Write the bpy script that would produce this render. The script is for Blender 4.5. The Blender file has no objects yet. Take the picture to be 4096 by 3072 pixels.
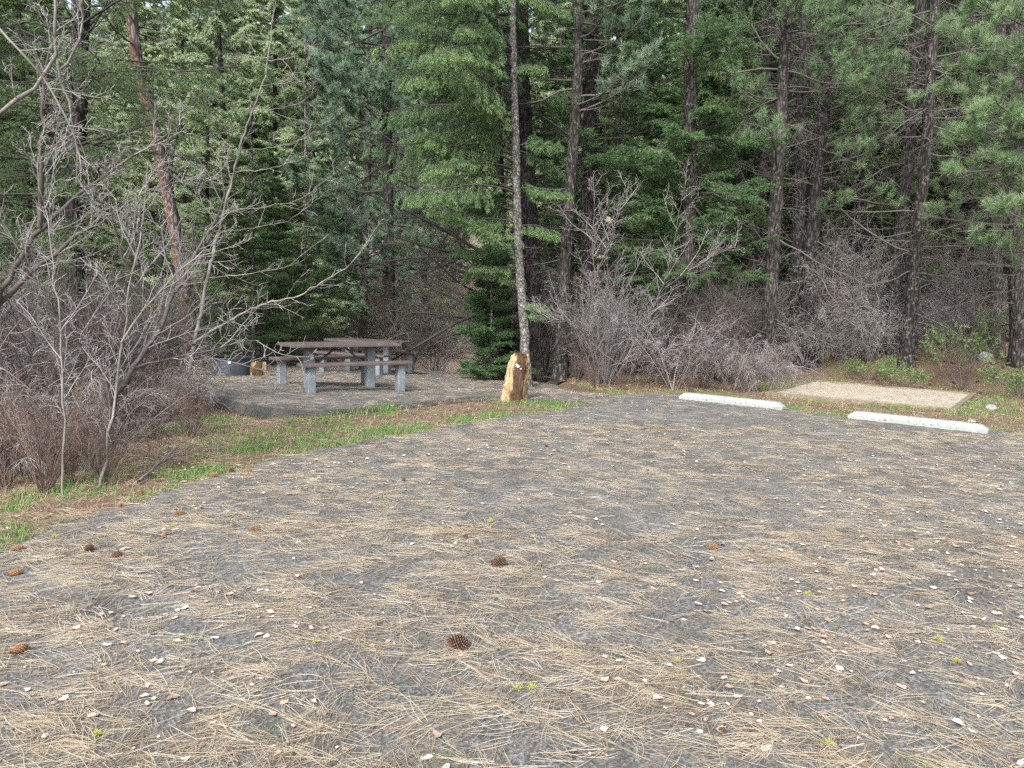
import bpy, math, random
import numpy as np
from mathutils import Vector, Matrix, geometry
rng = np.random.default_rng(11)
random.seed(5)
PI = math.pi
scn = bpy.context.scene
COL = scn.collection

# ------------------------------------------------------------------ camera
H, F = 1.62, 740.0
PITCH, ROLL = math.atan((384-302)/F), math.radians(1.5)
RM = np.array(Matrix.Rotation(PI/2-PITCH, 3, 'X') @ Matrix.Rotation(ROLL, 3, 'Z'))
cam = bpy.data.cameras.new('camera')
cam.sensor_width = 36.0
cam.lens = 36.0*F/1024.0
cam.clip_end = 3000
cam.clip_start = 0.05
co = bpy.data.objects.new('camera', cam)
COL.objects.link(co)
co.matrix_world = Matrix.Translation((0, 0, H)) @ Matrix([list(r) for r in RM]).to_4x4()
scn.camera = co

def ray(px, py):            # survey coordinates of the picture, 2212 wide
    u, v = px/2.16016, py/2.16016
    d = RM @ np.array([(u-512)/F, -(v-384)/F, -1.0])
    return d
def W(px, py, z=0.0):
    d = ray(px, py)
    t = (z-H)/d[2]
    return np.array([d[0]*t, d[1]*t, z])
def D(px, py, Y):
    d = ray(px, py)
    t = Y/d[1]
    return np.array([d[0]*t, Y, H+d[2]*t])

# ------------------------------------------------------------------ noise
_perm = rng.permutation(4096)
def _h(ix, iy, s):
    n = (ix*374761393 + iy*668265263 + s*1274126177) & 0x7fffffff
    n = ((n ^ (n >> 13))*1274126177) & 0x7fffffff
    return ((n ^ (n >> 16)) & 0xffff)/65535.0
def vnoise(x, y, s=0):
    x = np.asarray(x, float); y = np.asarray(y, float)
    ix = np.floor(x).astype(np.int64); iy = np.floor(y).astype(np.int64)
    fx = x-ix; fy = y-iy
    fx = fx*fx*(3-2*fx); fy = fy*fy*(3-2*fy)
    a = _h(ix, iy, s); b = _h(ix+1, iy, s); c = _h(ix, iy+1, s); d = _h(ix+1, iy+1, s)
    return (a*(1-fx)+b*fx)*(1-fy)+(c*(1-fx)+d*fx)*fy
def fbm(x, y, s=0, o=4):
    r = 0; a = .5; t = 0
    for k in range(o):
        r = r + a*vnoise(np.asarray(x)*2**k, np.asarray(y)*2**k, s+k*17); t += a; a *= .5
    return r/t
def ss(x, a, b):
    t = np.clip((np.asarray(x, float)-a)/(b-a), 0, 1)
    return t*t*(3-2*t)

# ------------------------------------------------------------------ site plan
def dens(poly, step, amp, seed):
    """resample a closed outline and make its edge uneven"""
    out = []
    n = len(poly)
    for i in range(n):
        a = np.array(poly[i][:2]); b = np.array(poly[(i+1) % n][:2])
        m = max(1, int(np.linalg.norm(b-a)/step))
        nr = np.array([-(b-a)[1], (b-a)[0]])/max(1e-6, np.linalg.norm(b-a))
        for k in range(m):
            p = a+(b-a)*k/m
            o = (fbm(p[0]*2.3, p[1]*2.3, seed)-.5)*2*amp
            out.append(p+nr*o)
    return out
def chaikin(P, n=2, keep=()):
    P = [np.array(p[:2], float) for p in P]
    for _ in range(n):
        Q = []
        for i in range(len(P)):
            a, b = P[i], P[(i+1) % len(P)]
            Q += [a*.75+b*.25, a*.25+b*.75]
        P = Q
    return P
lot_ctl = [W(-260, 1330), W(60, 1160), W(200, 1115), W(430, 1040), W(610, 985), W(850, 943), W(1060, 905), W(1235, 882), W(1300, 862),
           W(1330, 850), W(1470, 850), W(1690, 882), W(1850, 905), W(2120, 930), W(2260, 940), W(2700, 975)]
lot_ctl = [p[:2] for p in lot_ctl] + [np.array([14., 0.]), np.array([9., -4.]), np.array([-4., -4.]), np.array([-4.5, 0.5])]
LOT = dens(chaikin(lot_ctl, 2), .18, .06, 3)
pad_ctl = [np.array([-6.9, 14.0]), W(440, 853, .08)[:2], W(520, 868, .1)[:2], W(600, 884, .1)[:2], W(700, 882, .1)[:2], W(900, 862, .06)[:2], W(1060, 848, .04)[:2],
           W(1200, 866, .01)[:2], W(1300, 868, 0)[:2], W(1335, 848, 0)[:2], W(1240, 836, -.02)[:2], np.array([1.2, 16.2]), np.array([.1, 18.6]), np.array([-1.6, 20.6]), np.array([-4.5, 20.8]), np.array([-7.6, 19.5]), np.array([-8.6, 17.0]), np.array([-8.1, 15.0])]
PAD = dens(chaikin(pad_ctl, 2), .15, .10, 9)
LOTA, PADA = np.array(LOT), np.array(PAD)
def inside(x, y, poly):
    x = np.asarray(x, float); y = np.asarray(y, float)
    r = np.zeros(x.shape, bool)
    n = len(poly)
    for i in range(n):
        x0, y0 = poly[i]; x1, y1 = poly[(i+1) % n]
        if y0 == y1: continue
        c = ((y0 > y) != (y1 > y)) & (x < (x1-x0)*(y-y0)/(y1-y0)+x0)
        r ^= c
    return r
def dist_poly(x, y, poly):
    x = np.asarray(x, float); y = np.asarray(y, float)
    d = np.full(x.shape, 1e9)
    n = len(poly)
    for i in range(n):
        a = poly[i]; b = poly[(i+1) % n]
        ab = b-a; l2 = max(1e-9, ab@ab)
        t = np.clip(((x-a[0])*ab[0]+(y-a[1])*ab[1])/l2, 0, 1)
        d = np.minimum(d, np.hypot(x-a[0]-t*ab[0], y-a[1]-t*ab[1]))
    return d
LOTC = np.array(chaikin(lot_ctl, 1)); PADC = np.array(chaikin(pad_ctl, 1))
def padz(x, y):
    return .085*(1-ss(x, -3.6, -.8)) - .045*(np.asarray(y)-12)*ss(y, 12.2, 14.5) + .012*(fbm(np.asarray(x)*.8, np.asarray(y)*.8, 4)-.5)
def lotz(x, y):
    return .012*(fbm(np.asarray(x)*.5, np.asarray(y)*.5, 5)-.5)
TENT = [W(a*2.16016, b*2.16016, .05) for a, b in [(768, 391.5), (815, 379.6), (973, 392.6), (953, 407.8)]]
TENTA = np.array([p[:2] for p in TENT])
def terrain(x, y):
    x = np.asarray(x, float); y = np.asarray(y, float)
    # left gully beyond the strip of grass
    left = ss(-x-(1.0+.42*(y-3)) if False else (-(x)-2.6), 0, 3.5)*ss(y, -6, 3)*(1-ss(y, 24, 40))
    z = -.55*ss(-x-3.0+.0*y, 0.0, 4.5)*(1-ss(y, 24, 40))*ss(dist_poly(x, y, PADC), .0, 1.8)
    z = z - .03
    z = z - .03*(1-ss(dist_poly(x, y, PADC), .3, .9))*(1-ss(x, -3.6, -2.4))
    z = z + .075*(1-ss(dist_poly(x, y, PADC), .0, 1.0))*ss(-x, .6, 2.5)*ss(x, -3.9, -2.6)*(1-ss(y, 14, 17))
    # land falls away behind the pad
    z = z - .75*ss(y-.25*np.abs(x-1), 15.5, 23)*(1-ss(x, 2.5, 7))
    # bank rising on the right
    z = z + (.10+.90*ss(dist_poly(x, y, TENTA), .2, 3.5))*.95*ss(x, 4.5, 9)*ss(y, 12.6, 23)*np.where(inside(x, y, TENTA), .1, 1)
    z = z + .10*(fbm(x*.7, y*.7, 21)-.5)*ss(dist_poly(x, y, LOTC), .2, 1.5)
    # valley side far behind
    z = z - 1.2*ss(y, 23, 34)*(1-ss(x, 4, 16))
    hill = np.maximum(0, y-36+.10*x)
    hill = np.minimum(hill, 130+.15*(hill-130))
    z = z + hill*.40*ss(hill, 0, 16)+ 1.5*(fbm(x*.05, y*.05, 33)-.5)*ss(y, 30, 60)
    z = z + .10*np.maximum(0, np.abs(x)-40)*ss(y, -30, 30)*(1-ss(y, 60, 140))
    return z
def gz(x, y):
    """ground height including the paved pieces"""
    x = np.atleast_1d(np.asarray(x, float)); y = np.atleast_1d(np.asarray(y, float))
    z = terrain(x, y)
    a = inside(x, y, PADA); z[a] = padz(x[a], y[a])+.006
    b = inside(x, y, LOTA); z[b] = np.maximum(lotz(x[b], y[b]), np.where(a[b], padz(x[b], y[b]), -9))
    return z
def g1(x, y): return float(gz(x, y)[0])

# ------------------------------------------------------------------ mesh helpers
class MB:
    def __init__(s): s.v = []; s.f = []; s.m = []; s.t = []; s.n = 0
    def add(s, v, f, mat=0, tint=.5):
        v = np.asarray(v, np.float32).reshape(-1, 3); f = np.asarray(f, np.int32).reshape(-1, 3)
        if not len(v) or not len(f): return
        s.v.append(v); s.f.append(f+s.n); s.m.append(np.full(len(f), mat, np.int32))
        t = np.asarray(tint, np.float32)
        s.t.append(np.full(len(v), float(t), np.float32) if t.ndim == 0 else t.reshape(-1))
        s.n += len(v)
    def mesh(s, name, mats, smooth=True):
        me = bpy.data.meshes.new(name)
        v = np.concatenate(s.v); f = np.concatenate(s.f)
        me.vertices.add(len(v)); me.vertices.foreach_set('co', v.ravel())
        me.loops.add(len(f)*3); me.loops.foreach_set('vertex_index', f.ravel())
        me.polygons.add(len(f)); me.polygons.foreach_set('loop_start', np.arange(0, len(f)*3, 3, dtype=np.int32))
        me.polygons.foreach_set('material_index', np.concatenate(s.m))
        me.polygons.foreach_set('use_smooth', np.full(len(f), smooth, bool))
        a = me.attributes.new('tint', 'FLOAT', 'POINT'); a.data.foreach_set('value', np.concatenate(s.t))
        for m in (mats if isinstance(mats, (list, tuple)) else [mats]): me.materials.append(m)
        me.update(calc_edges=True)
        return me
def setp(o, label=None, cat=None, group=None, kind=None):
    for k, v in (('label', label), ('category', cat), ('group', group), ('kind', kind)):
        if v: o[k] = v
    return o
def link(name, me, parent=None, loc=(0, 0, 0)):
    o = bpy.data.objects.new(name, me); COL.objects.link(o); o.location = loc
    if parent is not None: o.parent = parent
    return o
def empty(name, label, cat, loc=(0, 0, 0), rz=0, group=None):
    o = bpy.data.objects.new(name, None); COL.objects.link(o); o.empty_display_size = .2
    o.location = loc; o.rotation_euler = (0, 0, rz)
    return setp(o, label, cat, group)
def copy_thing(root, loc, rz=0, sc=1, label=None, group=None, tilt=(0, 0)):
    r = root.copy(); COL.objects.link(r)
    r.location = loc; r.rotation_euler = (tilt[0], tilt[1], rz)
    r.scale = (sc, sc, sc) if np.isscalar(sc) else sc
    if label: r['label'] = label
    if group: r['group'] = group
    for ch in list(root.children):
        c = ch.copy(); COL.objects.link(c); c.parent = r
    return r
def nrm(a): return a/np.maximum(1e-9, np.linalg.norm(a, axis=-1, keepdims=True))
def tubes(mb, P, R, k=4, mat=0, tint=.5, cap=False):
    P = np.asarray(P, float); R = np.asarray(R, float)
    if P.ndim == 2: P = P[None]; R = R[None]
    N, S, _ = P.shape
    if N == 0: return
    T = np.empty_like(P); T[:, 1:-1] = P[:, 2:]-P[:, :-2]; T[:, 0] = P[:, 1]-P[:, 0]; T[:, -1] = P[:, -1]-P[:, -2]
    T = nrm(T)
    ref = nrm(rng.normal(size=(N, 1, 3))*[1, 1, .3])
    A = nrm(np.cross(T, ref)); B = np.cross(T, A)
    a = np.arange(k)*2*PI/k
    V = P[:, :, None]+R[:, :, None, None]*(np.cos(a)[:, None]*A[:, :, None]+np.sin(a)[:, None]*B[:, :, None])
    i = (np.arange(N)[:, None, None]*S+np.arange(S-1)[None, :, None])*k
    j = np.arange(k)[None, None]
    a0 = i+j; a1 = i+(j+1) % k; b0 = a0+k; b1 = a1+k
    f = np.stack([np.stack([a0, a1, b1], -1), np.stack([a0, b1, b0], -1)], -2).reshape(-1, 3)
    t = np.asarray(tint, float)
    if t.ndim == 1: t = np.repeat(t, S*k)
    elif t.ndim == 2: t = np.repeat(t.reshape(-1), k)
    mb.add(V.reshape(-1, 3), f, mat, t)
def grow(p, d, L, S, wob=.1, g=0., g2=None):
    N = len(p); P = np.empty((N, S, 3)); P[:, 0] = p; d = nrm(np.array(d, float)); L = np.broadcast_to(L, (N,))
    step = (L/(S-1))[:, None]
    for i in range(1, S):
        gg = g if g2 is None else g+(g2-g)*(i/(S-1))
        d = d+rng.normal(size=(N, 3))*wob
        d[:, 2] += gg
        d = nrm(d); P[:, i] = P[:, i-1]+d*step
    return P
def sample(P, t):
    """P (N,S,3), t (N,n) in 0..1 -> pos, tangent (N,n,3)"""
    N, S, _ = P.shape
    u = np.clip(t*(S-1), 0, S-1.001); i = u.astype(int); f = (u-i)[..., None]
    r = np.arange(N)[:, None]
    a = P[r, i]; b = P[r, i+1]
    return a*(1-f)+b*f, nrm(b-a)
def strat(N, n, a, b):
    return a+(b-a)*(np.arange(n)[None]+rng.random((N, n)))/n
def perp(T):
    v = rng.normal(size=T.shape); v -= (v*T).sum(-1, keepdims=True)*T
    return nrm(v)
def side(T, sgn):
    s = np.cross(T, [0, 0, 1.]); return nrm(s+1e-6)*sgn
def needles(mb, P, n, nl, nw, a0=.5, a1=1.1, mat=1, tint=.5, t0=0.05, t1=1.0, flat=0.):
    N = len(P)
    if N == 0: return
    t = strat(N, n, t0, t1); p, T = sample(P, t)
    q = perp(T)
    if flat: q[..., 2] *= (1-flat); q = nrm(q)
    a = (a0+(a1-a0)*rng.random((N, n, 1)))
    a = np.where(t[..., None] > .93, a*.5, a)
    d = T*np.cos(a)+q*np.sin(a)
    w = nrm(np.cross(d, perp(d)))*nw*.5
    l = nl*(.7+.5*rng.random((N, n, 1)))
    V = np.stack([p-w, p+w, p+d*l], 2).reshape(-1, 3)
    f = np.arange(len(V)).reshape(-1, 3)
    tt = np.asarray(tint, float)
    tt = np.broadcast_to(tt if tt.ndim == 0 else tt[:, None], (N, n))+(rng.random((N, n))-.5)*.14
    mb.add(V, f, mat, np.repeat(tt.reshape(-1), 3))

def box(mb, c, s, mat=0, rot=None, bev=.006, tint=.5):
    """box with cut edges, rot 3x3"""
    s = np.array(s)/2.; b = min(bev, s.min()*.5)
    import bmesh
    bm = bmesh.new(); bmesh.ops.create_cube(bm, size=1)
    for v in bm.verts: v.co = Vector([v.co[i]*2*s[i] for i in range(3)])
    if b > 0: bmesh.ops.bevel(bm, geom=bm.edges[:], offset=b, segments=1, affect='EDGES')
    bmesh.ops.triangulate(bm, faces=bm.faces[:])
    V = np.array([v.co[:] for v in bm.verts]); Fc = np.array([[v.index for v in f.verts] for f in bm.faces])
    bm.free()
    if rot is not None: V = V @ np.asarray(rot).T
    mb.add(V+np.array(c), Fc, mat, tint)
def rodrot(d):
    return np.array(Vector(d).to_track_quat('X', 'Z').to_matrix())
def rz3(a): return np.array([[math.cos(a), -math.sin(a), 0], [math.sin(a), math.cos(a), 0], [0, 0, 1]])

# ------------------------------------------------------------------ materials
def newmat(name):
    m = bpy.data.materials.new(name); m.use_nodes = True
    nt = m.node_tree; nt.nodes.clear()
    return m, nt
class NT:
    def __init__(s, name):
        s.m, s.t = newmat(name)
        s.out = s.n('ShaderNodeOutputMaterial'); s.b = s.n('ShaderNodeBsdfPrincipled')
        s.l(s.b.outputs[0], s.out.inputs[0]); s.tc = s.n('ShaderNodeTexCoord')
        s.b.inputs['Specular IOR Level'].default_value = .3
    def n(s, k, **kw):
        x = s.t.nodes.new(k)
        for a, b in kw.items(): setattr(x, a, b)
        return x
    def l(s, a, b): s.t.links.new(a, b)
    def map(s, scale=(1, 1, 1), src='Object'):
        x = s.n('ShaderNodeMapping'); x.inputs['Scale'].default_value = scale; s.l(s.tc.outputs[src], x.inputs[0]); return x.outputs[0]
    def noise(s, vec, sc, det=4, rough=.55, dist=0):
        x = s.n('ShaderNodeTexNoise'); s.l(vec, x.inputs['Vector']); x.inputs['Scale'].default_value = sc
        x.inputs['Detail'].default_value = det; x.inputs['Roughness'].default_value = rough; x.inputs['Distortion'].default_value = dist
        return x.outputs['Fac']
    def voro(s, vec, sc, feat='F1', out='Distance', rnd=1):
        x = s.n('ShaderNodeTexVoronoi'); x.feature = feat; s.l(vec, x.inputs['Vector']); x.inputs['Scale'].default_value = sc; x.inputs['Randomness'].default_value = rnd
        return x.outputs[out]
    def ramp(s, fac, stops):
        x = s.n('ShaderNodeValToRGB'); s.l(fac, x.inputs[0]); e = x.color_ramp.elements
        while len(e) < len(stops): e.new(.5)
        for i, (p, c) in enumerate(stops):
            e[i].position = p; e[i].color = (*c, 1) if len(c) == 3 else c
        return x.outputs[0]
    def mix(s, fac, a, b, mode='MIX'):
        x = s.n('ShaderNodeMix', data_type='RGBA', blend_type=mode)
        for k, v in ((0, fac), (6, a), (7, b)):
            if hasattr(v, 'links') or hasattr(v, 'is_linked'): s.l(v, x.inputs[k])
            else: x.inputs[k].default_value = v if k == 0 else (*v, 1)
        return x.outputs[2]
    def math(s, op, a, b=0.):
        x = s.n('ShaderNodeMath', operation=op)
        for k, v in ((0, a), (1, b)):
            if hasattr(v, 'is_linked'): s.l(v, x.inputs[k])
            else: x.inputs[k].default_value = v
        return x.outputs[0]
    def attr(s, name='tint'):
        x = s.n('ShaderNodeAttribute'); x.attribute_name = name; return x.outputs['Fac']
    def bump(s, h, strength=.5, dist=.01):
        x = s.n('ShaderNodeBump'); s.l(h, x.inputs['Height']); x.inputs['Strength'].default_value = strength; x.inputs['Distance'].default_value = dist
        s.l(x.outputs[0], s.b.inputs['Normal'])
    def col(s, c):
        if hasattr(c, 'is_linked'): s.l(c, s.b.inputs['Base Color'])
        else: s.b.inputs['Base Color'].default_value = (*c, 1)
    def rough(s, r): s.b.inputs['Roughness'].default_value = r
def g(*a): return a if len(a) == 3 else (a[0],)*3

def foliage(name, dark, mid, light, trans=.28):
    s = NT(name)
    c = s.ramp(s.attr(), [(0, dark), (.5, mid), (1, light)])
    s.col(c); s.rough(.55)
    t = s.n('ShaderNodeBsdfTranslucent'); s.l(c, t.inputs[0])
    mx = s.n('ShaderNodeMixShader'); mx.inputs[0].default_value = trans
    s.l(s.b.outputs[0], mx.inputs[1]); s.l(t.outputs[0], mx.inputs[2]); s.l(mx.outputs[0], s.out.inputs[0])
    return s.m
M = {}
M['fir'] = foliage('fir_needle', (0.04, 0.072, 0.032), (0.085, 0.14, 0.058), (0.17, 0.25, 0.1), 0.35)
M['firlime'] = foliage('hanging_fir_needle', (.06,.11,.05), (.12,.205,.09), (.24,.34,.15), .38)
M['firbright'] = foliage('green_fir_needle', (.038,.08,.033), (.085,.16,.065), (.17,.28,.115), .35)
M['pine'] = foliage('pine_needle', (.075,.13,.07), (.16,.255,.13), (.31,.42,.22), .38)
M['pineblue'] = foliage('blue_pine_needle', (0.09, 0.145, 0.1), (0.19, 0.28, 0.19), (0.34, 0.44, 0.3), 0.4)
M['pale'] = foliage('lit_fir_needle', (.20, .27, .16), (.34, .43, .26), (.50, .57, .37), .5)  # far firs: brightness of open daylight painted into the needle colour
M['faryellow'] = foliage('yellow_larch_needle', (0.22, 0.24, 0.1), (0.38, 0.39, 0.17), (0.52, 0.5, 0.26), 0.45)

def bark(name, c0, c1, c2, sc=9, zs=.22, bd=.03, pale=None, patch=None):
    s = NT(name)
    v = s.map((1, 1, zs))
    n = s.noise(v, sc*2.2, 6, .65, .6); vo = s.voro(v, sc*1.6, 'DISTANCE_TO_EDGE')
    h = s.math('MULTIPLY', s.math('MINIMUM', s.math('MULTIPLY', vo, 3.5), 1.), n)
    c = s.ramp(h, [(.08, c0), (.32, c1), (.62, c2)])
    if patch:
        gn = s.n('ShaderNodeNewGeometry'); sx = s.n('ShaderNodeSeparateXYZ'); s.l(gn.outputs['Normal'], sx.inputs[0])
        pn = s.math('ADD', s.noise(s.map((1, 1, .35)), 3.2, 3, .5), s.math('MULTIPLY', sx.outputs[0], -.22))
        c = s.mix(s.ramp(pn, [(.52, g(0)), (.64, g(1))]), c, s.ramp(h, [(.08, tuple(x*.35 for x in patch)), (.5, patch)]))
    if pale:
        pn = s.noise(s.map((1, 1, .8)), 14, 5, .7)
        c = s.mix(s.ramp(pn, [(.56, g(0)), (.64, g(1))]), c, pale)
    s.col(c); s.rough(.9); s.bump(h, .9, bd); return s.m
M['barkdark'] = bark('dark_fir_bark', (.010, .009, .009), (.030, .027, .027), (.070, .064, .064), pale=(.10, .105, .095))
M['barkbrown'] = bark('brown_fir_bark', (.014, .012, .011), (.043, .038, .036), (.088, .079, .076), pale=(.15, .15, .135))
M['barkgrey'] = bark('grey_fir_bark', (.04, .037, .035), (.12, .115, .11), (.20, .195, .185), sc=14, zs=.6, bd=.008, pale=(.27, .28, .25))
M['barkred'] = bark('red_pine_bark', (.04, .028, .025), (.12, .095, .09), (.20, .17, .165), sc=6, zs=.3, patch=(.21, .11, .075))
def twig(name, lo, hi):
    s = NT(name)
    n = s.noise(s.map((1, 1, 1)), 30, 3)
    c = s.ramp(s.attr(), [(0, lo), (1, hi)])
    c = s.mix(s.ramp(n, [(.35, g(.35)), (.65, g(0))]), c, tuple(x*.45 for x in lo))
    s.col(c); s.rough(.85); return s.m
M['limb'] = twig('dark_limb', (.035, .03, .028), (.12, .11, .10))
M['deadlimb'] = twig('dead_limb', (.06, .052, .048), (.21, .195, .18))
M['greytwig'] = twig('grey_twig', (.055, .045, .044), (.30, .285, .28))
M['palebark'] = twig('pale_smooth_bark', (.065, .055, .045), (.33, .32, .295))
M['redtwig'] = twig('red_brown_twig', (.06, .038, .032), (.22, .165, .14))
M['darktwig'] = twig('dark_twig', (.032, .026, .024), (.15, .13, .12))
M['straw'] = twig('dry_straw', (.14, .095, .06), (.40, .31, .205))

def ground_mat():
    s = NT('forest_floor')
    p = s.map((1, 1, 1)); big = s.noise(p, .35, 5, .6); med = s.noise(p, 2.6, 5, .65); fine = s.noise(p, 38, 5, .75)
    c = s.ramp(fine, [(.30, (.045, .03, .022)), (.5, (.12, .082, .06)), (.7, (.22, .165, .12))])
    c = s.mix(s.ramp(med, [(.4, g(0)), (.62, g(.7))]), c, s.ramp(fine, [(.3, (.07, .04, .026)), (.7, (.24, .145, .09))]))
    gr = s.ramp(fine, [(.3, (.03, .055, .015)), (.7, (.13, .18, .06))])
    c = s.mix(s.ramp(s.noise(p, .9, 4, .7), [(.50, g(0)), (.60, g(.55))]), c, gr)
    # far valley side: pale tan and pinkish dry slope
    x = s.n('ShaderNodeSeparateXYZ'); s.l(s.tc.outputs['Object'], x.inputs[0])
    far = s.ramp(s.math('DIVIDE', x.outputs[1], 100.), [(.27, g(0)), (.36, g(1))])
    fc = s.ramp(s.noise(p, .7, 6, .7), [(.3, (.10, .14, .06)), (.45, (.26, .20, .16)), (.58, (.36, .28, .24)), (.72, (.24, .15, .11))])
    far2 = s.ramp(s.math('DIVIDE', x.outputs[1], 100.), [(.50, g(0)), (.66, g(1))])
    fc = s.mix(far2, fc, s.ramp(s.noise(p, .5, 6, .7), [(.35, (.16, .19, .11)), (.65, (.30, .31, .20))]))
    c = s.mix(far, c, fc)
    s.col(c); s.rough(.95); s.bump(fine, .8, .02); return s.m
M['ground'] = ground_mat()
def asphalt(name, k=1.0, brown=0.):
    s = NT(name)
    p = s.map((1, 1, 1)); vc = s.voro(p, 85, out='Color'); vd = s.voro(p, 85)
    bw = s.n('ShaderNodeRGBToBW'); s.l(vc, bw.inputs[0])
    c = s.ramp(bw.outputs[0], [(.1, (.045*k, .048*k, .047*k)), (.5, (.092*k, .096*k, .094*k)), (.9, (.19*k, .195*k, .19*k))])
    patch = s.noise(p, .8, 5, .6)
    c = s.mix(1., c, s.ramp(patch, [(.3, g(.72)), (.7, g(1.15))]), 'MULTIPLY')
    dirt = s.noise(p, 5, 6, .75)
    c = s.mix(s.ramp(dirt, [(.45, g(0)), (.75, g(.35+brown))]), c, (.22, .18, .14))
    s.col(c); s.rough(.9); s.bump(vd, .7, .006); return s.m
M['asphalt'] = asphalt('old_asphalt', 1.0)
M['brokenedge'] = asphalt('broken_asphalt_edge', .38)
M['padasphalt'] = asphalt('pad_asphalt', .85, .25)
def litter(name, stops, rough=.7):
    s = NT(name); s.col(s.ramp(s.attr(), stops)); s.rough(rough); return s.m
M['needlelit'] = litter('dry_needle', [(0, (.07, .045, .03)), (.25, (.17, .13, .088)), (.6, (.33, .275, .195)), (1, (.47, .42, .325))])
M['leaflit'] = litter('dry_leaf', [(0, (.12, .065, .04)), (.3, (.30, .21, .16)), (.6, (.46, .39, .34)), (1, (.60, .57, .54))])
M['grass'] = foliage('grass_blade', (.06, .16, .035), (.13, .27, .065), (.30, .40, .16), .35)
M['leafgreen'] = foliage('shrub_leaf', (.06, .11, .035), (.13, .21, .07), (.25, .34, .14), .3)
M['lichen'] = foliage('wolf_lichen', (.38, .42, .10), (.52, .56, .18), (.62, .66, .28), .3)
M['conetan'] = litter('tan_cone_scale', [(0, (.05, .025, .015)), (.45, (.17, .085, .045)), (.8, (.30, .17, .09)), (1, (.40, .27, .17))], .75)
M['cone'] = litter('cone_scale', [(0, (.018, .010, .008)), (.45, (.06, .033, .024)), (.8, (.17, .10, .07)), (1, (.30, .20, .14))], .75)

# ------------------------------------------------------------------ ground sheet
def make_ground():
    xs = np.concatenate([[-260, -200, -140, -100, -75, -58, -46, -36, -30, -26, -22, -19, -17, -15.5], np.arange(-14, 16.01, .25), [17, 18.5, 20, 22, 25, 29, 34, 40, 48, 58, 75, 100, 140, 200, 260]])
    ys = np.concatenate([[-120, -80, -40, -20, -12, -8, -5, -3, -1], np.arange(0, 26.01, .25), np.arange(27, 60, 1.5), np.arange(61, 130, 4), [140, 160, 190, 230, 300]])
    X, Y = np.meshgrid(xs, ys)
    x, y = X.ravel(), Y.ravel()
    z = terrain(x, y)
    near = (np.abs(x) < 20) & (y < 27)
    dl = np.where(inside(x, y, LOTA), 1, -1)*dist_poly(x, y, LOTA)
    dp = np.where(inside(x, y, PADA), 1, -1)*dist_poly(x, y, PADA)
    z = np.where(dl > -.3, np.minimum(z, -.035), z)
    z = np.where(dp > -.3, np.minimum(z, padz(x, y)-.07), z)
    V = np.stack([x, y, z], -1)
    nx, ny = len(xs), len(ys)
    i = (np.arange(ny-1)[:, None]*nx+np.arange(nx-1)[None]).ravel()
    f = np.concatenate([np.stack([i, i+1, i+nx+1], -1), np.stack([i, i+nx+1, i+nx], -1)])
    mb = MB(); mb.add(V, f)
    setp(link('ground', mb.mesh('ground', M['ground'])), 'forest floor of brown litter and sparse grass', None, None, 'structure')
make_ground()
def slab(name, poly, zf, mat, thick, label, grid=.35, out=.05):
    b = [Vector((p[0], p[1])) for p in poly]
    a = np.array(poly)
    xs = np.arange(a[:, 0].min(), a[:, 0].max(), grid); ys = np.arange(a[:, 1].min(), a[:, 1].max(), grid)
    X, Y = np.meshgrid(xs, ys); x, y = X.ravel(), Y.ravel()
    k = inside(x, y, a) & (dist_poly(x, y, a) > grid*.4)
    pts = b+[Vector((p, q)) for p, q in zip(x[k], y[k])]
    n = len(b)
    vs, es, fs, *_ = geometry.delaunay_2d_cdt(pts, [], [list(range(n))], 1, 1e-5)
    v2 = np.array([v[:] for v in vs]); z = zf(v2[:, 0], v2[:, 1])
    mb = MB()
    tri = []
    for f in fs:
        for q in range(1, len(f)-1): tri.append([f[0], f[q], f[q+1]])
    tri = np.array(tri)
    e1 = v2[tri[:, 1]]-v2[tri[:, 0]]; e2 = v2[tri[:, 2]]-v2[tri[:, 0]]
    fl = e1[:, 0]*e2[:, 1]-e1[:, 1]*e2[:, 0] < 0
    tri[fl] = tri[fl][:, ::-1]
    mb.add(np.column_stack([v2, z]), tri)
    # broken edge: three rings rolling outwards and down
    area = sum(poly[i][0]*poly[(i+1) % n][1]-poly[(i+1) % n][0]*poly[i][1] for i in range(n))
    A = a if area > 0 else a[::-1]
    T = nrm(np.roll(A, -1, 0)-np.roll(A, 1, 0)); N = np.stack([T[:, 1], -T[:, 0]], -1)
    zt = zf(A[:, 0], A[:, 1]); rings = []
    for q, (o, dz) in enumerate(((0, 0), (.35, -.15), (.8, -.5), (1.0, -1.), (.9, -1.8))):
        r = A+N*out*o*(.6+.8*rng.random((n, 1)) if q else 1); rings.append(np.column_stack([r, zt+thick*dz*(.8+.4*rng.random(n) if q else 1)]))
    V = np.concatenate(rings); i = np.arange(n); j = (i+1) % n; f = []
    for q in range(4):
        f += [np.stack([q*n+i, (q+1)*n+i, (q+1)*n+j], -1), np.stack([q*n+i, (q+1)*n+j, q*n+j], -1)]
    mb.add(V, np.concatenate(f), 1)
    return setp(link(name, mb.mesh(name, [mat, M['brokenedge']], True)), label, None, None, 'structure')
slab('parking_lot', LOT, lambda x, y: lotz(x, y), M['asphalt'], .025, 'old grey asphalt parking area under pine needles', .5)
slab('picnic_pad', PAD, lambda x, y: np.maximum(padz(x, y), lotz(x, y)+.004) if False else padz(x, y)+.004, M['padasphalt'], .09, 'raised asphalt pad under the picnic tables', .4, .09)

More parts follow.
